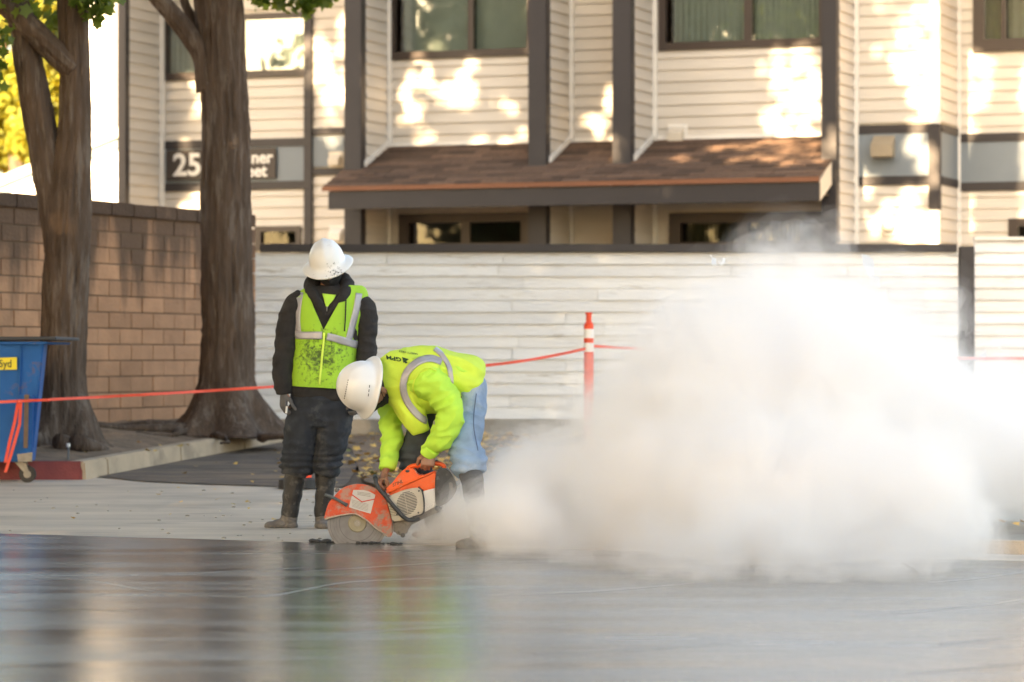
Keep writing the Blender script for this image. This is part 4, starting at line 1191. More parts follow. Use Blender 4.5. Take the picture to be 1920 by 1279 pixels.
def head_pts(C, L, F, U, sc=1.0, seg=32, rings=24):
    vs, uv = [], []
    for i in range(rings + 1):
        th = math.pi * i / rings
        for k in range(seg):
            ph = 2 * math.pi * k / seg
            l, f, u = math.sin(th) * math.cos(ph), math.sin(th) * math.sin(ph), -math.cos(th)
            x, y, z = l * .076, f * .096, u * .118
            if u < 0:
                x *= 1 - .30 * (-u) ** 1.3; y *= 1 - .10 * (-u) if f > 0 else 1 - .35 * (-u)
            if f > 0:
                y += .026 * math.exp(-((l / .17) ** 2 + ((u + .22) / .17) ** 2)) - .008 * (math.exp(-(((l - .42) / .2) ** 2 + ((u + .02) / .14) ** 2)) + math.exp(-(((l + .42) / .2) ** 2 + ((u + .02) / .14) ** 2)))
                y += .007 * math.exp(-((l / .3) ** 2 + ((u + .55) / .10) ** 2)) + .010 * math.exp(-((l / .3) ** 2 + ((u + .86) / .12) ** 2)) + .004 * math.exp(-((u - .12) / .1) ** 2)
            vs.append(C + (L * x + F * y + U * z) * sc); uv.append((l, f, u))
    fs = []
    for i in range(rings):
        for k in range(seg):
            a = i * seg + k; b = i * seg + (k + 1) % seg
            fs.append((a, b, b + seg, a + seg))
    return vs, fs, uv
def head(g, C, L, F, U):
    vs, fs, _ = head_pts(C, L, F, U); g.add(vs, fs)
    for sgn in (1, -1):
        g.ball(C + L * (sgn * .078) - F * .008 - U * .012, (.011, .019, .031), (L, (F * .95 + U * .2).normalized(), (U * .95 - F * .2).normalized()))
        g.ball(C + L * (sgn * .084) - F * .014 - U * .004, (.007, .012, .022), (L, F, U))
def head_shell(name, C, L, F, U, sel, m, parent, sc=1.06, thick=.004):
    vs, fs, uv = head_pts(C, L, F, U, sc, 64, 48)
    keep = [f for f in fs if sel(*[sum(uv[i][j] for i in f) / 4 for j in range(3)])]
    me = mesh_from(vs, keep)
    bm = bmesh.new(); bm.from_mesh(me); bmesh.ops.delete(bm, geom=[v for v in bm.verts if not v.link_faces], context='VERTS'); bm.to_mesh(me); bm.free()
    me = evaluated(me, [('SOLIDIFY', dict(thickness=thick, offset=1.0)), ('SMOOTH', dict(iterations=1))])
    me.materials.clear()
    return link(name, me, m, parent, smooth=True)
def eyes(C, L, F, U, parent):
    for sgn in (1, -1):
        put('eye', G().ball(C + L * (sgn * .031) + F * .081 - U * .002, .011, seg=12, rings=8), M['reflwhite'], parent, smooth=True)
        put('pupil', G().ball(C + L * (sgn * .031) + F * .0885 - U * .003, .0052, seg=10, rings=6), M['hair'], parent, smooth=True)
def hard_hat(name, C, L, F, U, m, label, rl=.108, rf=.132, ru=.150, bl=.152, bf=.176):
    """full brim hard hat: centre C at the brim plane"""
    vs, fs = [], []; seg = 72
    prof = [(bl - .004, bf - .004, -.020), (bl, bf, -.0165), (bl - .004, bf - .004, -.012), ((bl + rl) / 2, (bf + rf) / 2, -.004), (rl + .007, rf + .007, .003), (rl + .001, rf + .001, .012)]
    rings = [(a, b, h, 0) for a, b, h in prof]
    for i in range(1, 15):
        t = math.pi / 2 * i / 15
        rings.append((rl * math.cos(t) ** .93, rf * math.cos(t) ** .93, .012 + (ru - .012) * math.sin(t), 1))
    for (a, b, h, dome) in rings:
        for k in range(seg):
            ph = 2 * math.pi * k / seg
            x, y = a * math.cos(ph), b * math.sin(ph)
            hh = h
            if dome:
                hh += .007 * math.exp(-(x / .020) ** 2) * min(1, h / .06) + .004 * (math.exp(-((abs(x) - .055) / .012) ** 2)) * min(1, h / .08)
            else:
                if h < .003: hh += .006 * math.cos(2 * ph) - (.010 if math.sin(ph) > 0 else .004) * max(0, abs(math.sin(ph)))
            vs.append(C + L * x + F * y + U * hh)
    n = len(rings)
    for i in range(n - 1):
        for k in range(seg):
            a = i * seg + k; b = i * seg + (k + 1) % seg
            fs.append((a, b, b + seg, a + seg))
    vs.append(C + U * (ru + .007)); fs += [((n - 1) * seg + k, (n - 1) * seg + (k + 1) % seg, len(vs) - 1) for k in range(seg)]
    me = evaluated(mesh_from(vs, fs), [('SOLIDIFY', dict(thickness=.003, offset=-1))])
    me.materials.clear()
    o = link(name, me, m, None, smooth=True)
    return o
def hand(g, W, d, n, t, size=1.0, curls=(60, 70, 50), spread=.0, thumb=(30, 40), fr=.0082):
    d = d.normalized(); n = (n - d * n.dot(d)).normalized(); t = (t - d * t.dot(d) - n * t.dot(n)).normalized()
    s = size
    g.tube([W - d * .03 * s, W + d * .0, W + d * .03 * s, W + d * .06 * s, W + d * .085 * s, W + d * .093 * s], [(.026 * s, .021 * s), (.027 * s, .020 * s), (.036 * s, .020 * s), (.041 * s, .018 * s), (.041 * s, .014 * s), (.036 * s, .010 * s)], 18, up=n)
    lens = [.072, .080, .074, .058]
    for i, ln in enumerate(lens):
        off = (.031 - .0207 * i) * s
        p = W + d * ((.084, .088, .086, .078)[i] * s) + t * off; a = 0
        pts = [p - d * .02 * s, p]; dirs = d
        for seg_l, c in zip((.45, .30, .25), curls):
            a += R(c * (1 + .04 * i))
            dr = (d * math.cos(a) + n * math.sin(a) + t * (spread * (1.5 - i) * .1)).normalized()
            p = p + dr * ln * seg_l * s; pts.append(p)
        r = fr * s * (1.0, 1.02, 1.0, .88)[i]
        pts2 = cat([tuple(q) for q in pts], 3)
        g.tube(pts2, [r * (1.08 - .22 * k / len(pts2)) for k in range(len(pts2))], 10, up=t)
        g.ball(pts[-1], r * .84, seg=10, rings=6)
    b = W + d * .022 * s + t * .022 * s + n * .006 * s
    d1 = (d * .62 + t * .66 + n * .25).normalized()
    p1 = b + d1 * .044 * s
    a1, a2 = R(thumb[0]), R(thumb[1])
    d2 = (d * .75 + t * (.45 * math.cos(a1)) + n * math.sin(a1) - t * .35 * math.sin(a1)).normalized()
    p2 = p1 + d2 * .033 * s
    d3 = (d2 + n * math.sin(a2) - t * .4 * math.sin(a2)).normalized()
    p3 = p2 + d3 * .028 * s
    g.tube([b, p1, p2, p3], [.0145 * s, .0125 * s, .0105 * s, .0085 * s], 12, up=n); g.ball(p3, .0085 * s, seg=10, rings=6)
def nails(): pass

def bvh_of(*objs):
    vs, fs = [], []
    for o in objs:
        n = len(vs); vs += [v.co.copy() for v in o.data.vertices]; fs += [tuple(i + n for i in p.vertices) for p in o.data.polygons]
    return BVHTree.FromPolygons(vs, fs)
CAMP = Vector((0, 0, CAM_H))
def hit(b, x, y, off=.003):
    d = (P(x, y, 20) - CAMP).normalized()
    loc, nrm, idx, dist = b.ray_cast(CAMP, d, 60)
    if loc is None: return None
    if nrm.dot(d) > 0: nrm = -nrm
    return loc + nrm * off * .6 - d * off * .6
def strip(name, b, path, w, m, parent, off=.003, cross=5, dense=4, label=None):
    """a band sewn on the cloth along a path given in picture coordinates"""
    q = cat([tuple(map(float, p)) for p in path], dense)
    vs, fs = [], []; rows = []
    for i in range(len(q)):
        a, c = q[max(i - 1, 0)], q[min(i + 1, len(q) - 1)]
        tx, ty = c[0] - a[0], c[1] - a[1]; ln = math.hypot(tx, ty) or 1
        nx, ny = -ty / ln, tx / ln
        ww = q[i][2] if len(q[i]) > 2 else w
        row = []
        for j in range(cross):
            o = (j / (cross - 1) - .5) * ww
            h = hit(b, q[i][0] + nx * o, q[i][1] + ny * o, off)
            row.append(h)
        rows.append(row)
    idx = {}
    for i, row in enumerate(rows):
        for j, h in enumerate(row):
            if h is not None: idx[(i, j)] = len(vs); vs.append(h)
    for i in range(len(rows) - 1):
        for j in range(cross - 1):
            ks = [(i, j), (i, j + 1), (i + 1, j + 1), (i + 1, j)]
            if all(k in idx for k in ks):
                pts = [vs[idx[k]] for k in ks]
                if max((pts[u] - pts[(u + 1) % 4]).length for u in range(4)) < .11: fs.append(tuple(idx[k] for k in ks))
    me = mesh_from(vs, fs)
    o = link(name, me, m, parent, smooth=True)
    md = o.modifiers.new('thickness', 'SOLIDIFY'); md.thickness = .0025; md.offset = 0
    if label: o['label'] = label
    return o
def print_on(b, me, f, off=.004):
    """flat print: text mesh -> picture coords -> the cloth"""
    last = None
    bad = set()
    for v in me.vertices:
        x, y = f(v.co.x, v.co.y)
        h = hit(b, x, y, off)
        if h is None: bad.add(v.index); h = last or Vector((0, 20, 1))
        v.co = h; last = h
    me.update(); return me

# ------------------------------------------------------------------ the standing worker
A = Fig(19.9)
LA = Vector((.98, -.05, .17)).normalized(); FA = Vector((-.04, -.92, -.40)); FA = (FA - LA * FA.dot(LA)).normalized(); UA = FA.cross(LA).normalized()
HCA = A.p(617, 508, .02)
g = G()
head(g, HCA, LA, FA, UA)
A.limb(g, [(617, 530, .03, 17), (617, 560, .05, 18)])
A.limb(g, cat([(617, 548, .04, 28, 22), (616, 566, .03, 58, 30), (615, 600, .01, 54, 33), (612, 660, .0, 45, 30), (607, 720, .0, 47, 32), (605, 760, .0, 50, 34), (602, 785, .0, 40, 30)], 3))
for sx, pts in ((0, [(566, 568, .02, 17), (545, 610, .02, 16), (533, 655, .0, 14), (530, 700, -.03, 12), (533, 735, -.05, 9)]), (1, [(668, 568, .02, 17), (686, 610, .02, 16), (691, 655, .0, 14), (686, 700, -.05, 12), (678, 735, -.09, 9)])):
    A.limb(g, pts)
A.limb(g, [(578, 770, 0, 26), (566, 830, -.01, 22), (556, 880, -.0, 16), (550, 930, .0, 14), (543, 970, .0, 11)])
A.limb(g, [(628, 770, 0, 26), (620, 830, -.01, 22), (612, 880, -.0, 16), (609, 930, .0, 14), (603, 972, .0, 11)])
g.ball(A.p(528, 984, .0), (.07, .03, .015)); g.ball(A.p(604, 983, -.02), (.03, .07, .015))
hand(g, A.p(533, 733, -.05), Vector((-.05, -.08, -1)), Vector((.8, .45, 0)), Vector((.3, -.9, 0)), .82, (28, 34, 24), thumb=(15, 25))
hand(g, A.p(677, 735, -.09), Vector((-.05, -.08, -1)), Vector((-.8, .45, 0)), Vector((-.3, -.9, 0)), .82, (28, 34, 24), thumb=(15, 25))
p1 = unite(g, .0042, 'person', M['skin'], None, smooth=2)
tag(p1, 'worker standing with head bowed, black hoodie under a grubby yellow-green vest, black boots', 'person')
eyes(HCA, LA, FA, UA, p1)
head_shell('face_mask', HCA, LA, FA, UA, lambda l, f, u: f > -.05 and u < -.10 - .25 * (1 - f) * .5 and u > -1.01, M['maskm'], p1, sc=1.075)
head_shell('hair', HCA, LA, FA, UA, lambda l, f, u: (f < .35 and u > -.35 + f * .9) or u > .45, M['hair'], p1, sc=1.05)
# trousers
g = G()
A.limb(g, cat([(604, 728, .0, 53, 36), (603, 752, .0, 58, 38), (601, 775, .0, 60, 39), (600, 800, .0, 50, 36)], 4), 28)
A.limb(g, cat([(574, 770, .0, 32, 34), (567, 800, -.01, 32, 32), (562, 830, -.015, 30, 30), (559, 858, -.02, 29, 28), (558, 874, -.02, 30.5, 28), (557, 888, -.01, 27, 25)], 4), 24)
A.limb(g, cat([(627, 770, .0, 32, 34), (626, 800, -.01, 31.5, 32), (620, 832, -.02, 28.5, 30), (614, 856, -.02, 26, 27), (612, 874, -.02, 26, 27), (610, 888, -.01, 23, 24)], 4), 24)
wA = wrinkle(.012, 7, 9, 15)
def pants_wr(c):
    z = c.z
    bunch = max(0, 1 - abs(z - A.p(0, 872).z) / .10)
    return wA(c) + bunch * .010 * math.sin(z * 150 + 3 * noise.noise(c * 9)) + .003 * noise.noise(c * 30)
unite(g, .007, 'trousers', M['pants'], p1, pants_wr, 3)
g = G()
A.limb(g, [(604, 728, .0, 54, 37), (604, 738, .0, 55, 38)], 24)
# hoodie
g = G()
A.limb(g, cat([(617, 538, .06, 24, 22), (617, 550, .05, 46, 30), (616, 562, .03, 66, 36), (616, 582, .02, 66, 40), (614, 620, .01, 60, 40), (611, 670, .0, 56, 40), (607, 715, .0, 57, 40), (605, 737, .0, 60, 41), (604, 748, .0, 57, 39)], 4), 32)
A.limb(g, cat([(572, 562, .02, 22, 22), (552, 580, .02, 24, 24), (542, 612, .02, 22, 23), (535, 650, .0, 20, 21), (530, 690, -.02, 18, 19), (530, 718, -.04, 17, 17), (531, 728, -.05, 15, 14), (532, 738, -.05, 14, 13)], 4), 22)
A.limb(g, cat([(662, 562, .02, 22, 22), (681, 580, .02, 23, 24), (687, 612, .02, 20, 23), (688, 650, .0, 18, 21), (685, 690, -.05, 17, 19), (680, 718, -.08, 16, 16), (678, 735, -.09, 14, 14)], 4), 22)
hl = [(617, 512, .14, 12), (597, 521, .09, 12), (583, 534, .03, 12.5), (584, 548, -.06, 10), (593, 562, -.10, 7), (602, 576, -.11, 6), (609, 592, -.11, 4)]
A.limb(g, cat(hl, 4), 14)
A.limb(g, cat([(617, 512, .14, 12), (638, 520, .09, 12), (651, 533, .03, 12.5), (649, 548, -.06, 10), (639, 562, -.10, 7), (625, 577, -.11, 6), (613, 592, -.11, 4)], 4), 14)
w1 = wrinkle(.010, 8, 8, 14)
hoodie = unite(g, .0065, 'hoodie', M['hood'], p1, w1, 2)
# vest
g = G()
vt = cat([(618, 544, .05, 40, 30), (618, 550, .04, 64, 40), (619, 560, .03, 72, 44), (618, 580, .02, 70, 46), (614, 605, .01, 64, 46), (612, 640, .005, 60, 46), (609, 680, .0, 60, 46), (607, 710, .0, 62, 47), (606, 727, .0, 63, 47)], 7)
A.limb(g, vt, 96)
me = g.mesh('vest')
bm = bmesh.new(); bm.from_mesh(me)
def px_of(c): return 960 + FPX * c.x / c.y, HOR - FPX * (c.z - CAM_H) / c.y
apex, tl, tr = A.p(609, 619), A.p(576, 545), A.p(650, 545)
for a_, b_ in ((apex, tl), (apex, tr)):
    d_ = (b_ - a_).normalized(); n_ = d_.cross(Vector((0, 1, 0)))
    bmesh.ops.bisect_plane(bm, geom=bm.verts[:] + bm.edges[:] + bm.faces[:], plane_co=a_, plane_no=n_)
kill = []
for f in bm.faces:
    c = f.calc_center_median()
    if len(f.verts) > 8: kill.append(f); continue
    x, y = px_of(Vector((c.x, 19.9, c.z)))
    if c.y < 19.93 and y < 619:
        t_ = (619 - y) / 74.0
        if 609 - 33 * t_ < x < 609 + 41 * t_: kill.append(f)
bmesh.ops.delete(bm, geom=kill, context='FACES')
w2 = wrinkle(.0075, 9, 9, 7, .4)
bm.normal_update()
for v in bm.verts: v.co += v.normal * w2(v.co)
bmesh.ops.recalc_face_normals(bm, faces=bm.faces)
bm.to_mesh(me); bm.free()
soil_patch(M['vest'], A.p(597, 672, -.14), .42, col=(.07, .12, .03), amt=.6, scale=16)
soil_patch(M['vest'], A.p(597, 665, -.14), .34, scale=38)
vest1 = link('safety_vest', evaluated(me, [('SOLIDIFY', dict(thickness=.004, offset=0))]), None, p1, smooth=True)
vest1.data.materials.clear(); vest1.data.materials.append(M['vest'])
b1 = bvh_of(vest1)
strip('reflective_tape', b1, [(563, 548), (559, 575), (557, 600), (559, 624)], 12, M['refl'], p1)
strip('reflective_tape', b1, [(673, 550), (669, 575), (663, 600), (656, 628), (653, 640)], 12, M['refl'], p1)
strip('reflective_tape', b1, [(552, 628), (570, 629), (588, 629), (604, 629)], 14, M['refl'], p1, off=.006)
strip('reflective_tape', b1, [(613, 631), (630, 635), (650, 641), (670, 647)], 14, M['refl'], p1, off=.006)
zipm = mat('zip_tape', (.62, .85, .12), .6)
strip('zip', b1, [(608, 624), (606, 650), (603, 680), (599, 722)], 4, zipm, p1, off=.005)
b2 = bvh_of(hoodie, p1)
strip('shirt_collar', b2, [(617, 552, 26), (616, 560, 20), (614, 568, 11), (613, 577, 2)], 8, M['sleeve'], p1, off=.005)
strip('drawstring', b1, [(584, 556), (590, 572), (600, 592)], 1.8, M['hood'], p1, off=.012)
strip('drawstring', b1, [(648, 558), (647, 590), (645, 621)], 2.0, M['hood'], p1, off=.012)
strip('zip_pull', b2, [(613, 575), (613, 584)], 3, M['steel'], p1, off=.008)
# boots
def boot(fig, shaft, foot, parent, m2, solez):
    g = G(); fig.limb(g, cat(shaft, 4), 20)
    o = unite(g, .006, 'boot', M['boot'], parent, lambda c: .003 * noise.noise(c * 14) + .002 * math.sin(c.z * 70), 2)
    g = G()
    for c, r, ax in foot: g.ball(c, r, ax)
    me = evaluated(g.mesh(), [('REMESH', dict(mode='VOXEL', voxel_size=.006)), ('SMOOTH', dict(iterations=4))])
    push(me, lambda c: .003 * noise.noise(c * 25))
    for v in me.vertices:
        if v.co.z < solez: v.co.z = solez
    me.materials.clear()
    sub('boot_foot', me, m2, o, smooth=True)
X3 = (Vector((1, 0, 0)), Vector((0, 1, 0)), Vector((0, 0, 1)))
def fp(fig, x, y, d): return fig.p(x, y, d)
boot(A, [(553, 882, 0, 20), (551, 905, 0, 19), (548, 930, 0, 18), (545, 952, 0, 16.5), (543, 970, 0, 17)],
     [(fp(A, 542, 972, .0), (.055, .052, .06), X3), (fp(A, 543, 986, 0), (.055, .05, .035), X3), (fp(A, 525, 984, -.01), (.06, .046, .038), X3), (fp(A, 510, 986, -.02), (.048, .045, .032), X3)], p1, M['mudboot'], .006)
boot(A, [(610, 882, 0, 21), (610, 905, 0, 19), (608, 930, 0, 17), (604, 952, 0, 15), (604, 970, 0, 15)],
     [(fp(A, 604, 974, .0), (.046, .055, .055), X3), (fp(A, 604, 985, -.03), (.048, .075, .036), X3), (fp(A, 606, 986, -.10), (.046, .055, .032), X3)], p1, M['mudboot'], .006)
# glove: thin shell over the hand
def glove(W, d, n, t, curls, thumb):
    g = G(); hand(g, W, d, n, t, 1.06, curls, thumb=thumb, fr=.0108)
    g.tube([W - d.normalized() * .05, W - d.normalized() * .01], [.034, .033], 14)
    unite(g, .004, 'glove', M['glove'], p1, None, 1)
glove(A.p(533, 735, -.05), Vector((-.05, -.08, -1)), Vector((.8, .45, 0)), Vector((.3, -.9, 0)), (30, 38, 26), (15, 25))
glove(A.p(677, 736, -.09), Vector((-.05, -.08, -1)), Vector((-.8, .45, 0)), Vector((-.3, -.9, 0)), (30, 38, 26), (15, 25))
o = put('white_stick', G().cyl(A.p(538, 762, -.13), A.p(536.5, 775, -.13), .0065, 10), M['white'], None); tag(o, 'short white stick held in the standing worker\'s gloved hand', 'stick')
hh1 = hard_hat('hard_hat', HCA + UA * .052 - FA * .002, LA, FA, UA, M['helmetdirty'], '', ru=.148, bl=.158, bf=.182)
tag(hh1, 'scuffed full-brim white hard hat with black smudge, on the standing worker', 'hard hat')
soil_patch(M['helmetdirty'], A.p(630, 508, -.16), .13, col=(.03, .03, .03), amt=.95, scale=60)

# ------------------------------------------------------------------ the bending worker
Bf = Fig(18.3)
UB = Vector((-.84, -.50, .18)).normalized(); FB = Vector((.02, .15, -1)); FB = (FB - UB * FB.dot(UB)).normalized(); LB = UB.cross(FB).normalized()
HCB = Bf.p(702, 730, -.08)
g = G()
head(g, HCB, LB, FB, UB)
Bf.limb(g, [(712, 722, -.06, 18), (738, 706, .0, 22)])
Bf.limb(g, cat([(725, 700, .0, 26, 26), (745, 702, .0, 42, 44), (775, 706, .0, 50, 48), (820, 706, .0, 48, 44), (865, 706, .0, 42, 44), (890, 712, .0, 34, 40)], 3))
Bf.limb(g, [(785, 715, -.10, 22), (818, 732, -.18, 19), (848, 770, -.22, 13), (830, 815, -.2, 11), (806, 846, -.17, 9.5)])
Bf.limb(g, [(740, 735, .14, 22), (735, 790, .10, 10), (732, 835, .045, 7.5), (726, 866, -.01, 7.5), (724, 880, -.04, 8)])
Bf.limb(g, [(880, 730, -.05, 24), (876, 800, -.12, 20), (880, 870, -.2, 16), (887, 905, -.28, 13), (890, 935, -.35, 12), (895, 965, -.42, 11), (898, 1000, -.48, 10)])
Bf.limb(g, [(850, 745, .12, 24), (785, 845, .10, 19), (790, 900, .15, 14), (808, 955, .22, 11), (816, 990, .25, 10)])
g.ball(Bf.p(885, 1018, -.52), (.09, .045, .025)); g.ball(Bf.p(800, 1002, .25), (.09, .045, .025))
hand(g, Bf.p(805, 845, -.17), Vector((-.12, -.38, -1)), Vector((-.05, 1, -.35)), Vector((-1, 0, .1)), 1.0, (62, 80, 50), thumb=(40, 40), fr=.0088)
hand(g, Bf.p(722, 885, -.045), Vector((-.42, -.34, -.85)), Vector((.85, .15, -.45)), Vector((.30, -.90, .2)), 1.0, (68, 85, 50), thumb=(35, 35), fr=.0088)
p2 = unite(g, .0042, 'person', M['skin'], None, smooth=1)
tag(p2, 'worker bent double over the saw, bright yellow vest and shirt, light blue jeans', 'person')
eyes(HCB, LB, FB, UB, p2)
head_shell('face_mask', HCB, LB, FB, UB, lambda l, f, u: f > .10 and u < -.08 - .3 * (1 - f) and u > -1.01, M['maskm'], p2, sc=1.09)
head_shell('hair', HCB, LB, FB, UB, lambda l, f, u: (f < .0 and u > -.72) or (f < .22 and u > .05 and abs(l) < .98), M['hair'], p2, sc=1.07, thick=.008)
el = HCB + LB * .086
g = G(); g.tube([el - FB * .012 + UB * .012, el + FB * .03 - UB * .02 + LB * .002, el + FB * .05 - UB * .055 - LB * .008], [.0018] * 3, 6)
g.tube([el - FB * .016 + UB * .005, el - FB * .012 - UB * .03, el + FB * .03 - UB * .06 - LB * .006], [.0018] * 3, 6)
put('ear_loop', g, M['maskm'], p2)
# shirt with sleeves
g = G()
Bf.limb(g, cat([(718, 704, .0, 24, 26), (735, 706, .0, 42, 42), (760, 708, .0, 54, 50), (800, 710, .0, 54, 48), (860, 710, .0, 44, 46), (885, 714, .0, 38, 44)], 4), 28)
Bf.limb(g, cat([(778, 708, -.10, 30, 28), (802, 716, -.15, 31, 28), (826, 738, -.19, 28, 27), (846, 766, -.23, 23.5, 25), (843, 790, -.235, 24, 24), (833, 812, -.22, 23, 22), (822, 830, -.205, 19, 19), (811, 840, -.19, 16, 16), (804, 847, -.18, 14, 14), (801, 852, -.175, 13, 13)], 4), 24)
Bf.limb(g, cat([(735, 725, .13, 30, 28), (732, 755, .13, 29, 26), (734, 785, .11, 23, 23), (735, 812, .08, 20, 21), (733, 838, .04, 18, 18), (729, 860, -.01, 14.5, 15), (726, 878, -.04, 13, 13)], 4), 24)
def slv_wr(c):
    z = c.z
    return .0125 * max(-.75, 1 - 2.6 * abs(noise.noise(Vector((c.x * 8 + c.z * 6, c.y * 6, c.z * 17 - c.x * 10))))) + .002 * noise.noise(c * 40)
shirt = unite(g, .006, 'shirt', M['sleeve'], p2, slv_wr, 2)
# cuffs
g = G(); Bf.limb(g, cat([(810, 841, -.188, 16.5, 16), (804, 849, -.178, 15.5, 15), (801, 854, -.172, 14.5, 14)], 3), 20)
put('cuff', g, M['sleeve'], p2, smooth=True)
g = G(); Bf.limb(g, cat([(728, 862, -.015, 15.5, 15.5), (726, 873, -.035, 14.5, 14.5), (725, 880, -.045, 14, 14)], 3), 20)
put('cuff', g, M['sleeve'], p2, smooth=True)
# vest
g = G()
Bf.limb(g, cat([(712, 690, .02, 14, 22), (720, 694, .01, 34, 36), (735, 700, .0, 48, 50), (757, 708, .0, 59, 58), (785, 713, .0, 65, 58), (815, 713, .0, 62, 56), (842, 712, .0, 56, 54), (868, 711, .0, 49, 52), (886, 710, .0, 43, 50), (898, 710, .0, 35, 44), (905, 711, .0, 24, 30)], 6), 48)
Bf.limb(g, cat([(757, 735, -.06, 34, 24), (768, 762, -.08, 28, 20), (778, 785, -.09, 22, 14), (786, 803, -.09, 17, 8), (789, 810, -.09, 15, 5)], 5), 28)
Bf.limb(g, cat([(760, 712, -.09, 32, 24), (790, 706, -.13, 38, 26), (812, 712, -.13, 36, 24)], 4), 28)
def vest_wr(c):
    return .0105 * max(-.8, 1 - 2.6 * abs(noise.noise(Vector((c.x * 5, c.y * 6, c.z * 11 + c.x * 5))))) + .002 * noise.noise(c * 24)
vest2 = unite(g, .0065, 'safety_vest', M['vest2'], p2, vest_wr, 3)
b3 = bvh_of(vest2, shirt)
b3v = bvh_of(vest2)
strip('reflective_tape', b3v, [(815, 654), (828, 665), (840, 684), (845, 703), (846, 722), (845, 734)], 9, M['refl'], p2, off=.004, dense=6)
strip('reflective_tape', b3, [(828, 679), (812, 673), (796, 674), (779, 682), (764, 697), (757, 716), (757, 734), (765, 755), (780, 775), (797, 788), (816, 790)], 13, M['refl'], p2, off=.006, dense=6)
# vest edge piping
strip('armhole_edge', b3, [(818, 696), (800, 690), (785, 700), (776, 722), (780, 745), (792, 766)], 2.5, M['vest2'], p2, off=.008, dense=6)
# print on the back: reads upside down for us
ang = R(190)
def pmap(cx, cyy, k, wk=.95):
    def f(u, v):
        x = u * k * wk; y = v * k
        # text x runs left and slightly up, text y runs down in the picture
        return cx - x * .975 + y * .16, cyy - x * .16 + y * .90
    return f
prm = mat('dark_green_print', (.015, .06, .02), .7)
me = text_mesh('GPM', 1.0, bold=.03)
link('print', print_on(b3v, me, pmap(752, 671.5, 11.5, 1.25)), prm, p2)
me = text_mesh('SAFETY FIRST', 1.0, bold=.01)
link('print', print_on(b3v, me, pmap(783, 667 - 4, 5.6, 1.1)), prm, p2)
for tri in ([(754, 670), (767, 674), (757, 681)], [(756, 671), (765, 681), (760, 682)]):
    pts = [hit(b3v, x, y, .004) for x, y in tri]
    if all(pts): link('print', mesh_from(pts, [(0, 1, 2)]), prm, p2)
# jeans: near leg pale, far leg's shade painted on as a darker denim
g = G()
Bf.limb(g, cat([(848, 712, .02, 44, 40), (872, 714, .0, 42, 42), (888, 722, -.02, 30, 36)], 4), 24)
Bf.limb(g, cat([(880, 720, -.03, 30, 32), (884, 745, -.05, 27, 32), (880, 775, -.07, 29, 30), (874, 805, -.11, 30, 29), (870, 830, -.14, 29, 27), (874, 850, -.17, 31, 27), (879, 868, -.2, 33, 28), (881, 880, -.22, 31, 27), (882, 888, -.23, 27, 25)], 4), 26)
Bf.limb(g, cat([(860, 725, .10, 34, 30), (835, 765, .12, 34, 30), (800, 815, .10, 33, 28), (778, 852, .09, 30, 26), (785, 885, .12, 25, 24), (800, 925, .18, 22, 22)], 4), 24)
def jean_wr(c):
    bunch = max(0, 1 - abs(c.z - Bf.p(0, 868).z) / .12)
    return .011 * (1 - 2.4 * abs(noise.noise(Vector((c.x * 7, c.y * 7, c.z * 12 + c.x * 4))))) + bunch * .008 * math.sin(c.z * 120 + 4 * noise.noise(c * 7)) + .002 * noise.noise(c * 35)
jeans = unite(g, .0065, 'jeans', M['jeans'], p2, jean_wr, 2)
jeans.data.materials.append(M['shadedjeans'])
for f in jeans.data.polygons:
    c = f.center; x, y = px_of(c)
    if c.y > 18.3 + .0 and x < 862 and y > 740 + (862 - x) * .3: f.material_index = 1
bj = bvh_of(jeans)
strip('seam', bj, [(893, 738), (889, 770), (888, 800), (892, 825), (896, 845)], 1.4, mat('dark_seam', (.10, .15, .24), .8), p2, off=.003)
boot(Bf, [(882, 882, -.22, 23), (886, 905, -.28, 21), (890, 935, -.35, 19), (895, 965, -.42, 18), (898, 995, -.48, 19), (899, 1010, -.5, 18)],
     [(fp(Bf, 899, 1012, -.5), (.06, .055, .06), X3), (fp(Bf, 884, 1020, -.53), (.07, .048, .036), X3), (fp(Bf, 870, 1022, -.55), (.05, .045, .03), X3)], p2, M['mudboot'], .006)
boot(Bf, [(798, 920, .18, 20), (808, 955, .22, 18), (815, 985, .25, 17), (817, 1000, .25, 17)],
     [(fp(Bf, 815, 1000, .25), (.055, .05, .055), X3), (fp(Bf, 800, 1004, .25), (.07, .046, .035), X3)], p2, M['mudboot'], .006)
hh2 = hard_hat('hard_hat', HCB + UB * .060 + FB * -.004 - LB * .0, LB, FB, UB, M['helmet'], '', rl=.128, rf=.142, ru=.165, bl=.160, bf=.180)
tag(hh2, 'clean white full-brim hard hat with dashed vent slots, on the bending worker', 'hard hat')
bh = bvh_of(hh2)
dash = mat('dark_slot', (.07, .07, .07), .7)
for k in range(9):
    y = 712 + k * 4.2; x = 653 - k * .85
    strip('vent_slot', bh, [(x, y), (x - .4, y + 2.2)], 1.3, dash, hh2, off=.002, cross=3)
for k in range(3):
    y = 722 + k * 8; x = 693 - k * 1.0
    strip('vent_slot', bh, [(x, y), (x - .6, y + 5)], 1.2, dash, hh2, off=.002, cross=3)

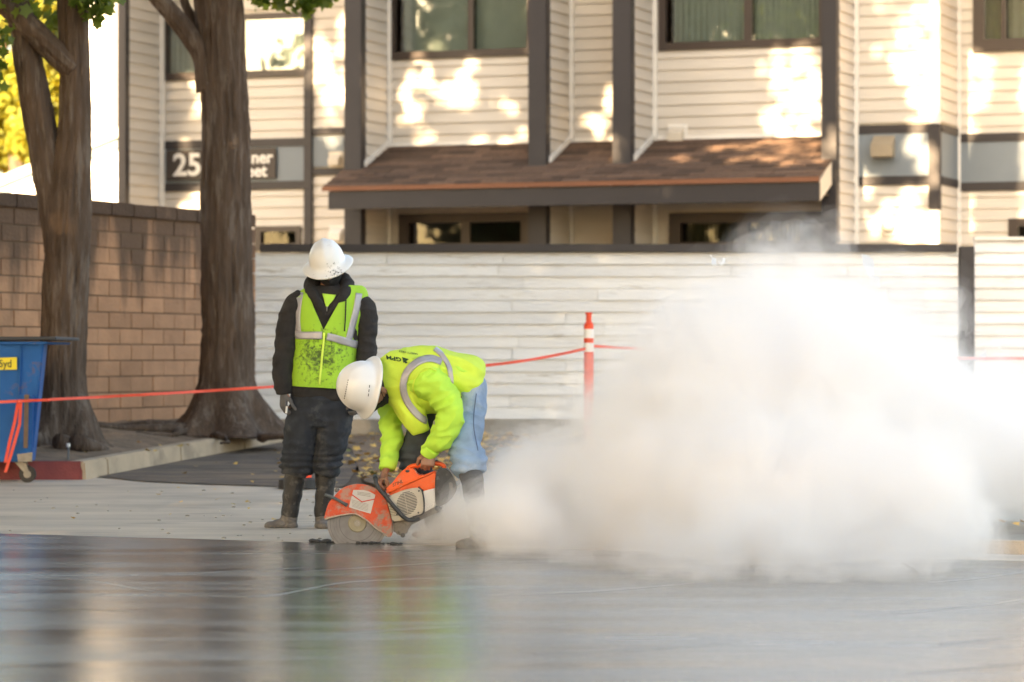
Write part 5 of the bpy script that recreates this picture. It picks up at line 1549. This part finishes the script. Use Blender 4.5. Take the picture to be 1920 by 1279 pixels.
# ================================================================== THE CUT-OFF SAW
SY = 18.13
def q(x, y, d=0.0): return P(600 + x / 6.857, 860 + y / 6.857, SY + d)
KS = SY / FPX / 6.857                      # metres per drawing unit
M['sorange'] = mat('orange_saw_plastic', (0.80, 0.105, 0.018), 0.42, 0.08, 15, .1, 100, stain=(0.50, 0.30, 0.22), stain_amt=.5, stain_thr=.6, stain_scale=18)
M['guard'] = mat('slurry_splashed_guard', (0.62, 0.08, 0.03), 0.6, 0.1, 15, .3, 120, stain=(0.34, 0.26, 0.21), stain_amt=.75, stain_thr=.5, stain_scale=14)
soil_patch(M['guard'], q(850, 930, -.03), .34, col=(.27, .22, .18), amt=.93, scale=18)
soil_patch(M['guard'], q(130, 770, -.03), .20, col=(.36, .27, .23), amt=.85, scale=18)
M['sbeige'] = mat('beige_starter_cover', (0.46, 0.42, 0.35), 0.55, 0.10, 20, .1, 100)
M['swhite'] = mat('pale_plastic', (0.62, 0.61, 0.58), 0.45, 0.06)
M['sblack'] = mat('dusty_black_plastic', (0.035, 0.037, 0.04), 0.55, 0.25, 20, .2, 120, stain=(0.16, 0.17, 0.18), stain_amt=.6, stain_thr=.58, stain_scale=22)
M['sgrey'] = mat('grey_magnesium', (0.17, 0.15, 0.13), 0.6, 0.25, 20, .3, 100)
M['labelm'] = mat('silver_label', (0.48, 0.47, 0.46), 0.4, 0.05)
M['bladem'] = mat('diamond_blade', (0.14, 0.145, 0.165), 0.45, 0.15, 25, metal=.7)
M['hub'] = mat('hub_washer', (0.25, 0.23, 0.17), 0.55, 0.12, 30, metal=.3)
saw = thing('cut_off_saw', 'orange and white cut-off saw with round diamond blade biting into wet concrete', 'power saw', (q(480, 830).x, SY, 0))
cB = q(480, 830)
bl = put('blade', G().tube([cB - Vector((0, .0018, 0)), cB + Vector((0, .0018, 0))], [.169, .169], 96), M['bladem'], saw)
g = G()
for r0, r1, dy in ((.100, .1025, .0019), (.118, .119, .0019), (.133, .134, .0019), (.152, .154, .0019)):
    vs = []
    for k in range(64):
        a = 2 * math.pi * k / 64
        for r in (r0, r1): vs.append(cB + Vector((math.cos(a) * r, -dy - .0004, math.sin(a) * r)))
    g.add(vs, [(2 * k, 2 * k + 1, (2 * k + 3) % 128, (2 * k + 2) % 128) for k in range(64)])
sub('wear_ring', g.mesh(), M['sblack'], bl)
put('flange', G().tube([cB - Vector((0, .002, 0)), cB - Vector((0, .009, 0)), cB - Vector((0, .011, 0))], [.052, .051, .047], 40), M['hub'], saw)
put('nut', G().tube([cB - Vector((0, .011, 0)), cB - Vector((0, .022, 0))], [.0125, .0115], 6), M['steel'], saw)
put('nut_washer', G().tube([cB - Vector((0, .011, 0)), cB - Vector((0, .0135, 0))], [.019, .018], 24), M['steel'], saw)
def poly(pts, d): return [q(x, y, d) for x, y in pts]
outer = cat([(50, 778), (72, 690), (108, 575), (160, 515), (215, 445), (290, 380), (380, 345), (470, 330), (560, 336), (650, 358), (725, 398), (795, 455), (845, 530), (880, 640), (912, 760), (930, 850), (936, 950), (905, 1012)], 2)
lower = cat([(870, 1005), (800, 950), (700, 880), (610, 800), (525, 745), (450, 712), (340, 716), (200, 742), (60, 780)], 2)
put('guard', G().prism(poly(outer + lower, -.034), (0, .062, 0)), M['guard'], saw, bevel=.006)
put('guard_lip', G().tube([q(x, y, -.036) for x, y in lower], [.0045] * len(lower), 8), mat('crusted_lip', (.40, .33, .27), .8, .2, 30, .3, 80), saw, smooth=True)
lab = put('label_plate', G().prism(poly([(428, 402), (560, 404), (640, 425), (712, 466), (650, 708), (510, 668), (372, 624)], -.0365), (0, .002, 0)), M['labelm'], saw)
def barp(a, b, w, d, th=.001):
    a, b = Vector(a), Vector(b); n = (b - a).normalized(); n = Vector((-n.y, n.x)) * w / 2
    return G().prism([q(*(a + n), d), q(*(b + n), d), q(*(b - n), d), q(*(a - n), d)], (0, th, 0))
redl = mat('red_print', (.55, .05, .03), .5)
sub('chevron', barp((408, 462), (545, 560), 15, -.0372).mesh(), redl, lab); sub('chevron', barp((535, 556), (706, 520), 14, -.0374).mesh(), redl, lab)
for k in range(6):
    a = (405 - k * 4, 590 + k * 0 - k * 11 + 40) if False else (400 + k * 2, 528 + k * 17)
    sub('print_line', barp((a[0] + 6, a[1]), (a[0] + 225 - k * 4, a[1] + 62), 4, -.037, .0004).mesh(), M['sgrey'], lab)
for k in range(3):
    sub('print_line', barp((480, 428 + k * 16), (650, 452 + k * 18), 5, -.037, .0004).mesh(), M['sgrey'], lab)
put('adjust_handle', G().tube([q(60, 462, -.05), q(120, 480, -.05), q(200, 515, -.048), q(290, 565, -.045), q(350, 600, -.04)], [.0085, .0095, .0085, .0085, .011], 12), mat('grey_rubber_grip', (.09, .105, .11), .6, .15, 30), saw, smooth=True)
put('water_fitting', G().ball(q(215, 405, -.02), (.013, .013, .011)).cyl(q(205, 420, -.02), q(240, 395, .0), .006, 10), M['sgrey'], saw, smooth=True)
for x, y in ((680, 676), (712, 640), (770, 785)): put('rivet', G().ball(q(x, y, -.035), (.0028, .002, .0028), seg=8, rings=5), M['sblack'] if x == 680 else M['steel'], saw)
# arm and engine
put('arm', G().prism(poly([(800, 470), (900, 470), (1000, 780), (1060, 900), (950, 960), (930, 800)], .005), (0, .07, 0)), M['sgrey'], saw, bevel=.006)
hous = [(832, 398), (885, 350), (935, 305), (1000, 218), (1050, 165), (1100, 130), (1165, 108), (1215, 150), (1240, 190), (1300, 226), (1400, 196), (1500, 150), (1500, 365), (1475, 380), (1312, 420), (1275, 372), (1180, 380), (1080, 402), (985, 438), (905, 472), (872, 470), (850, 430)]
put('housing', G().prism(poly(hous, -.055), (0, .19, 0)), M['sorange'], saw, bevel=.010)
put('housing_ridge', G().tube([q(880, 440, -.056), q(1000, 375, -.058), q(1150, 305, -.060), (q(1300, 240, -.058)), q(1480, 165, -.056)], [.006, .008, .008, .007, .005], 8), M['sorange'], saw, smooth=True)
hb = cat([(1120, 140), (1170, 100), (1240, 88), (1330, 84), (1420, 66), (1500, 62), (1560, 72), (1598, 105), (1590, 150), (1560, 190)], 4)
put('rear_handle', G().tube([q(x, y, .02) for x, y in hb], [(.0125, .016)] * len(hb), 16), M['sorange'], saw, smooth=True)
put('throttle_lock', G().tube([q(1470, 45, .02), q(1500, 35, .02), q(1540, 50, .02)], [.006, .009, .005], 10), M['sblack'], saw, smooth=True)
put('decompression_knob', G().ball(q(1125, 160, -.056), (.012, .006, .008)), M['sblack'], saw, smooth=True)
cov = cat([(900, 478), (985, 440), (1080, 406), (1180, 384), (1262, 374), (1300, 410), (1322, 500), (1330, 600), (1318, 700), (1240, 728), (1185, 746), (1120, 782), (1020, 800), (935, 800), (915, 740), (890, 640), (862, 560)], 2)
put('starter_cover', G().prism(poly(cov, -.066), (0, .17, 0)), M['sbeige'], saw, bevel=.008)
covg = [(x, y) for x, y in cat([(1262, 366), (1306, 404), (1330, 500), (1338, 600), (1326, 706), (1240, 736), (1190, 752)], 3)]
put('cover_gasket', G().tube([q(x, y, -.060) for x, y in covg], [.0035] * len(covg), 8), M['sblack'], saw)
for k in range(15):                                   # cooling slots, each drawn as a thin black bar on the cover
    v = -1 + 2 * (k + .5) / 15
    hw = 132 * math.sqrt(max(0, 1 - v * v)); cxx, cyy = 1118 + v * 12, 572 + v * 148
    put('vent_slat', barp((cxx - hw, cyy + hw * .22), (cxx + hw, cyy - hw * .22), 9, -.0668, .002), M['sblack'], saw)
for k in range(7):
    put('vent_slat', barp((890 + k * 4, 618 + k * 20), (945 + k * 12, 606 + k * 20), 6, -.0668, .002), M['sblack'], saw)
put('starter_rib', barp((1085, 450), (1130, 700), 6, -.0685, .003), M['sbeige'], saw)
for x, y in ((1272, 415), (1265, 695), (990, 715)): put('screw', G().cyl(q(x, y, -.0675), q(x, y, -.066), .0052, 12), M['sblack'], saw)
put('side_panel', G().prism(poly([(1316, 420), (1476, 372), (1498, 608), (1336, 694), (1336, 560)], -.05), (0, .17, 0)), M['swhite'], saw, bevel=.006)
cap = cat([(1496, 160), (1550, 128), (1620, 130), (1685, 185), (1732, 285), (1752, 370), (1738, 445), (1680, 525), (1600, 590), (1500, 608), (1482, 500), (1480, 300), (1496, 160)], 3)[:-1]
put('filter_cover', G().prism(poly(cap, -.058), (0, .20, 0)), M['sblack'], saw, bevel=.022)
put('cover_latch', G().prism(poly([(1655, 300), (1705, 310), (1712, 400), (1665, 395)], -.066), (0, .02, 0)), M['sgrey'], saw, bevel=.004)
put('tank', G().prism(poly([(935, 802), (1120, 786), (1240, 740), (1500, 612), (1570, 610), (1560, 680), (1400, 740), (1280, 800), (1180, 850), (1130, 920), (1110, 990), (1040, 1010), (1000, 960), (945, 950)], -.04), (0, .15, 0)), M['sgrey'], saw, bevel=.012)
put('rubber_foot', G().ball(q(1512, 640, -.045), (.016, .014, .015)), M['sblack'], saw, smooth=True)
put('belt_knob', G().tube([q(1065, 985, -.05), q(1065, 985, -.02)], [.013, .014], 12), M['sblack'], saw)
hp_ = cat([(700, 225, .12), (705, 232, .04), (712, 250, -.06), (724, 320, -.085), (770, 402, -.09), (850, 492, -.09), (930, 592, -.09), (1010, 682, -.09), (1062, 740, -.09), (1130, 784, -.085), (1200, 792, -.08), (1272, 778, -.06)], 4)
put('front_handle', G().tube([q(x, y, d) for x, y, d in hp_], [.0115] * len(hp_), 14), mat('taped_handle', (.03, .033, .036), .5, .3, 30, .3, 90, stain=(.45, .46, .47), stain_amt=.8, stain_thr=.63, stain_scale=55), saw, smooth=True)
put('handle_far_side', G().tube([q(700, 225, .12), q(740, 300, .16), q(850, 480, .16), q(1000, 640, .14)], [.0115] * 4, 12), M['sblack'], saw, smooth=True)
put('fuel_hose', G().tube([q(760, 262, -.05), q(800, 258, -.055), q(850, 275, -.055), q(912, 322, -.05)], [.003] * 4, 8), mat('tan_hose', (.35, .22, .12), .6), saw, smooth=True)
me = text_mesh('STIHL', 1.0, bold=.02)
ca, sa = math.cos(R(22)), math.sin(R(22)); k = 44 / .73
map_mesh(me, lambda c: q(935 + (c.x * ca) * k * .92 - c.y * 0, 362 - (c.x * sa) * k * .92 - c.y * k, -.0555))
link('lettering', me, M['ink'], saw)

# the fresh saw cut in the slab
g = G()
a0 = Vector((-1.0, wet_edge(-1.0) + .001)); 
g.prism([Vector((cB.x - .10, SY - .004, .0095)), Vector((2.0, SY - .004 - .0, .0095)), Vector((2.0, SY + .004, .0095)), Vector((cB.x - .10, SY + .004, .0095))], (0, 0, .0006))
o = put('saw_cut', g, mat('saw_cut_dark', (.015, .015, .014), .9)); tag(o, kind='structure')

# trowel ridges left in the wet slab
def gp(x, y): 
    Y = CAM_H * FPX / (y - HOR); return Vector(((x - 960) / FPX * Y, Y, 0.0085))
g = G()
for ln in ([(100, 1060), (170, 1061), (240, 1057)], [(60, 1085), (170, 1092), (300, 1113), (430, 1122), (520, 1118), (640, 1096), (760, 1089), (850, 1086)], [(560, 1075), (700, 1066), (850, 1056)], [(300, 1080), (420, 1075), (600, 1066)],
           [(620, 1192), (720, 1186), (860, 1178)], [(1740, 1095), (1828, 1087), (1925, 1074)], [(1600, 1160), (1820, 1140), (1930, 1124)], [(1760, 1212), (1850, 1203), (1930, 1193)], [(1700, 1268), (1822, 1257), (1930, 1247)], [(-10, 1150), (120, 1146), (260, 1150)], [(900, 1120), (1100, 1112), (1300, 1096)], [(1000, 1230), (1200, 1222), (1380, 1210)]):
    pp = [Vector(t) for t in cat([tuple(gp(x, y)) for x, y in ln], 8)]; n = len(pp)
    g.tube(pp, [(.003 + .005 * math.sin(math.pi * i / (n - 1)), .0006 + .0012 * math.sin(math.pi * i / (n - 1)) * (1 + .4 * math.sin(i * 2.1))) for i in range(n)], 8, up=Vector((0, 0, 1)))
o = put('trowel_ridges', g, M['wet'], smooth=True); tag(o, 'thin raised trowel ridges across the wet concrete', 'ridges', kind='stuff')

# ================================================================== THE DUST
def dust_mat(name, dens, col, noise_amt=0.0, scale=5.0):
    m = bpy.data.materials.new(name); m.use_nodes = True
    nt = m.node_tree; N, L = nt.nodes, nt.links
    N.remove(N['Principled BSDF'])
    v = N.new('ShaderNodeVolumePrincipled')
    v.inputs['Color'].default_value = (*col, 1); v.inputs['Density'].default_value = dens; v.inputs['Anisotropy'].default_value = 0.0
    if noise_amt:
        geo = N.new('ShaderNodeNewGeometry')
        n = N.new('ShaderNodeTexNoise'); n.inputs['Scale'].default_value = scale; n.inputs['Detail'].default_value = 4; n.inputs['Distortion'].default_value = .4
        L.new(geo.outputs['Position'], n.inputs['Vector'])
        r = N.new('ShaderNodeMapRange'); r.inputs['From Min'].default_value = .36; r.inputs['From Max'].default_value = .62; r.inputs['To Min'].default_value = dens * (1 - noise_amt); r.inputs['To Max'].default_value = dens * (1 + noise_amt)
        L.new(n.outputs[0], r.inputs[0]); L.new(r.outputs[0], v.inputs['Density'])
    L.new(v.outputs[0], N['Material Output'].inputs['Volume'])
    return m
# puffs: picture x, y, radius in picture px, depth
PUFFS = [(775, 1004, 15, 18.12), (800, 996, 22, 18.15), (832, 984, 34, 18.2), (868, 968, 48, 18.25), (905, 950, 62, 18.3), (950, 940, 80, 18.4), (925, 905, 42, 18.5),
         (1010, 920, 98, 18.4), (965, 868, 26, 18.6), (1055, 880, 56, 18.7), (1115, 915, 98, 18.4), (1050, 825, 24, 18.9), (1180, 835, 58, 18.8), (1210, 830, 130, 18.5), (1225, 730, 58, 19.0), (1215, 700, 20, 19.2),
         (1300, 760, 140, 18.6), (1275, 655, 62, 19.0), (1350, 660, 110, 18.8), (1440, 640, 105, 18.8), (1430, 570, 46, 19.2), (1510, 600, 75, 19.0), (1600, 620, 70, 19.0), (1560, 560, 30, 19.3), (1640, 680, 85, 18.8),
         (1400, 800, 190, 18.2), (1560, 780, 190, 18.2), (1700, 800, 140, 18.4), (1790, 810, 110, 18.5), (1760, 740, 60, 18.8), (1850, 850, 80, 18.4), (1900, 800, 60, 18.8),
         (1250, 960, 150, 17.6), (1400, 960, 170, 17.0), (1550, 960, 170, 16.9), (1690, 960, 150, 16.9), (1730, 950, 90, 17.2), (1120, 985, 90, 17.9)]
def cloud(name, k, shrink_px, dens, col, parent, voxel, disp, na, far=0.0):
    g = G()
    for (x, y, r, Y) in PUFFS + (THIN if dens < 1.5 else []):
        rr = (r * k - shrink_px) / FPX * Y
        if rr < .02: continue
        g.ball(P(x, y, Y + far), (rr, rr * 1.15, rr), seg=16, rings=10)
    me = evaluated(g.mesh(), [('REMESH', dict(mode='VOXEL', voxel_size=voxel)), ('SMOOTH', dict(iterations=3))])
    def lump(c):
        s = min(1, .35 + max(0, c.x + .6) * .7)
        n1 = 1 - 2.2 * abs(noise.noise(c * 2.6)); n2 = 1 - 2.2 * abs(noise.noise(c * 6.1 + Vector((3, 1, 4)))); n3 = noise.noise(c * 14)
        return disp * s * (n1 * .50 + n2 * .34 + n3 * .22)
    push(me, lump); me.materials.clear()
    o = link(name, me, dust_mat(name, dens, col, na), parent, smooth=True)
    return o
PUFFS += [(785, 1010, 15, 17.98), (808, 1003, 22, 17.95), (838, 993, 30, 17.9), (868, 978, 36, 17.75), (1400, 1000, 80, 16.4), (1480, 1000, 80, 16.3), (900, 955, 38, 17.55), (945, 960, 58, 17.5), (868, 990, 26, 17.75), (930, 1010, 44, 17.4), (985, 985, 70, 17.4), (840, 1005, 20, 17.95), (1880, 900, 55, 19.0), (1960, 860, 90, 18.6), (1850, 760, 60, 19.2), (1950, 760, 60, 19.5)]
THIN = [(905, 975, 38, 17.45), (880, 955, 36, 17.5), (930, 1000, 40, 17.4), (1000, 1030, 50, 17.0), (1120, 1050, 50, 16.4), (1250, 1060, 60, 15.9), (1380, 1060, 70, 15.7), (1500, 1065, 70, 15.6), (1620, 1060, 70, 15.6), (1730, 1050, 60, 15.8), (1750, 1040, 50, 15.9), (1300, 1080, 60, 15.3), (1500, 1085, 60, 15.2), (1650, 1080, 60, 15.2), (1460, 500, 50, 19.2), (1530, 480, 40, 19.3), (1240, 640, 30, 19.2), (1340, 580, 30, 19.2)]
THIN += [(1700, 600, 70, 19.0), (1410, 1045, 60, 15.9), (1880, 730, 60, 19.0)]
dust = cloud('dust_cloud', 1.22, -8, 0.30, (.99, .98, .975), None, .06, .22, .95)
tag(dust, 'billowing pale dust cloud thrown back from the saw blade', 'dust', kind='stuff')
for nm, k, sh, de, dp_ in (('faint_dust', 1.38, -10, .12, .24), ('thin_dust', 1.15, 0, .7, .18), ('inner_dust', 1.0, 2, 1.5, .16), ('dense_dust', .84, 4, 2.4, .14), ('dust_core', .64, 6, 3.2, .12)):
    d2 = cloud(nm, k, sh, de, (.998, .992, .988), dust, .05, dp_, .95 if nm in ('thin_dust', 'inner_dust') else 0); d2['kind'] = 'stuff'

for o in scene.objects:
    if o.parent is None:
        b = o.name.split('.')[0]
        ph = {'street_tree': 'street trees in the planting bed', 'unseen_shade_tree': 'unseen trees added around the street for shade and reflections', 'kerb': 'concrete kerbs along the drive and street',
              'exhaust_vent': 'vents on the apartment wall', 'siding_fence': 'clapboard fence sections', 'barrier_tape': 'orange barrier tapes', 'background_tree': 'sunlit trees behind the white house',
              'hard_hat': 'white hard hats', 'person': 'workers at the saw cut'}.get(b)
        if ph and 'label' in o.keys(): o['group'] = ph
bpy.data.scenes.remove(SHOP)
scene.view_layers[0].update()
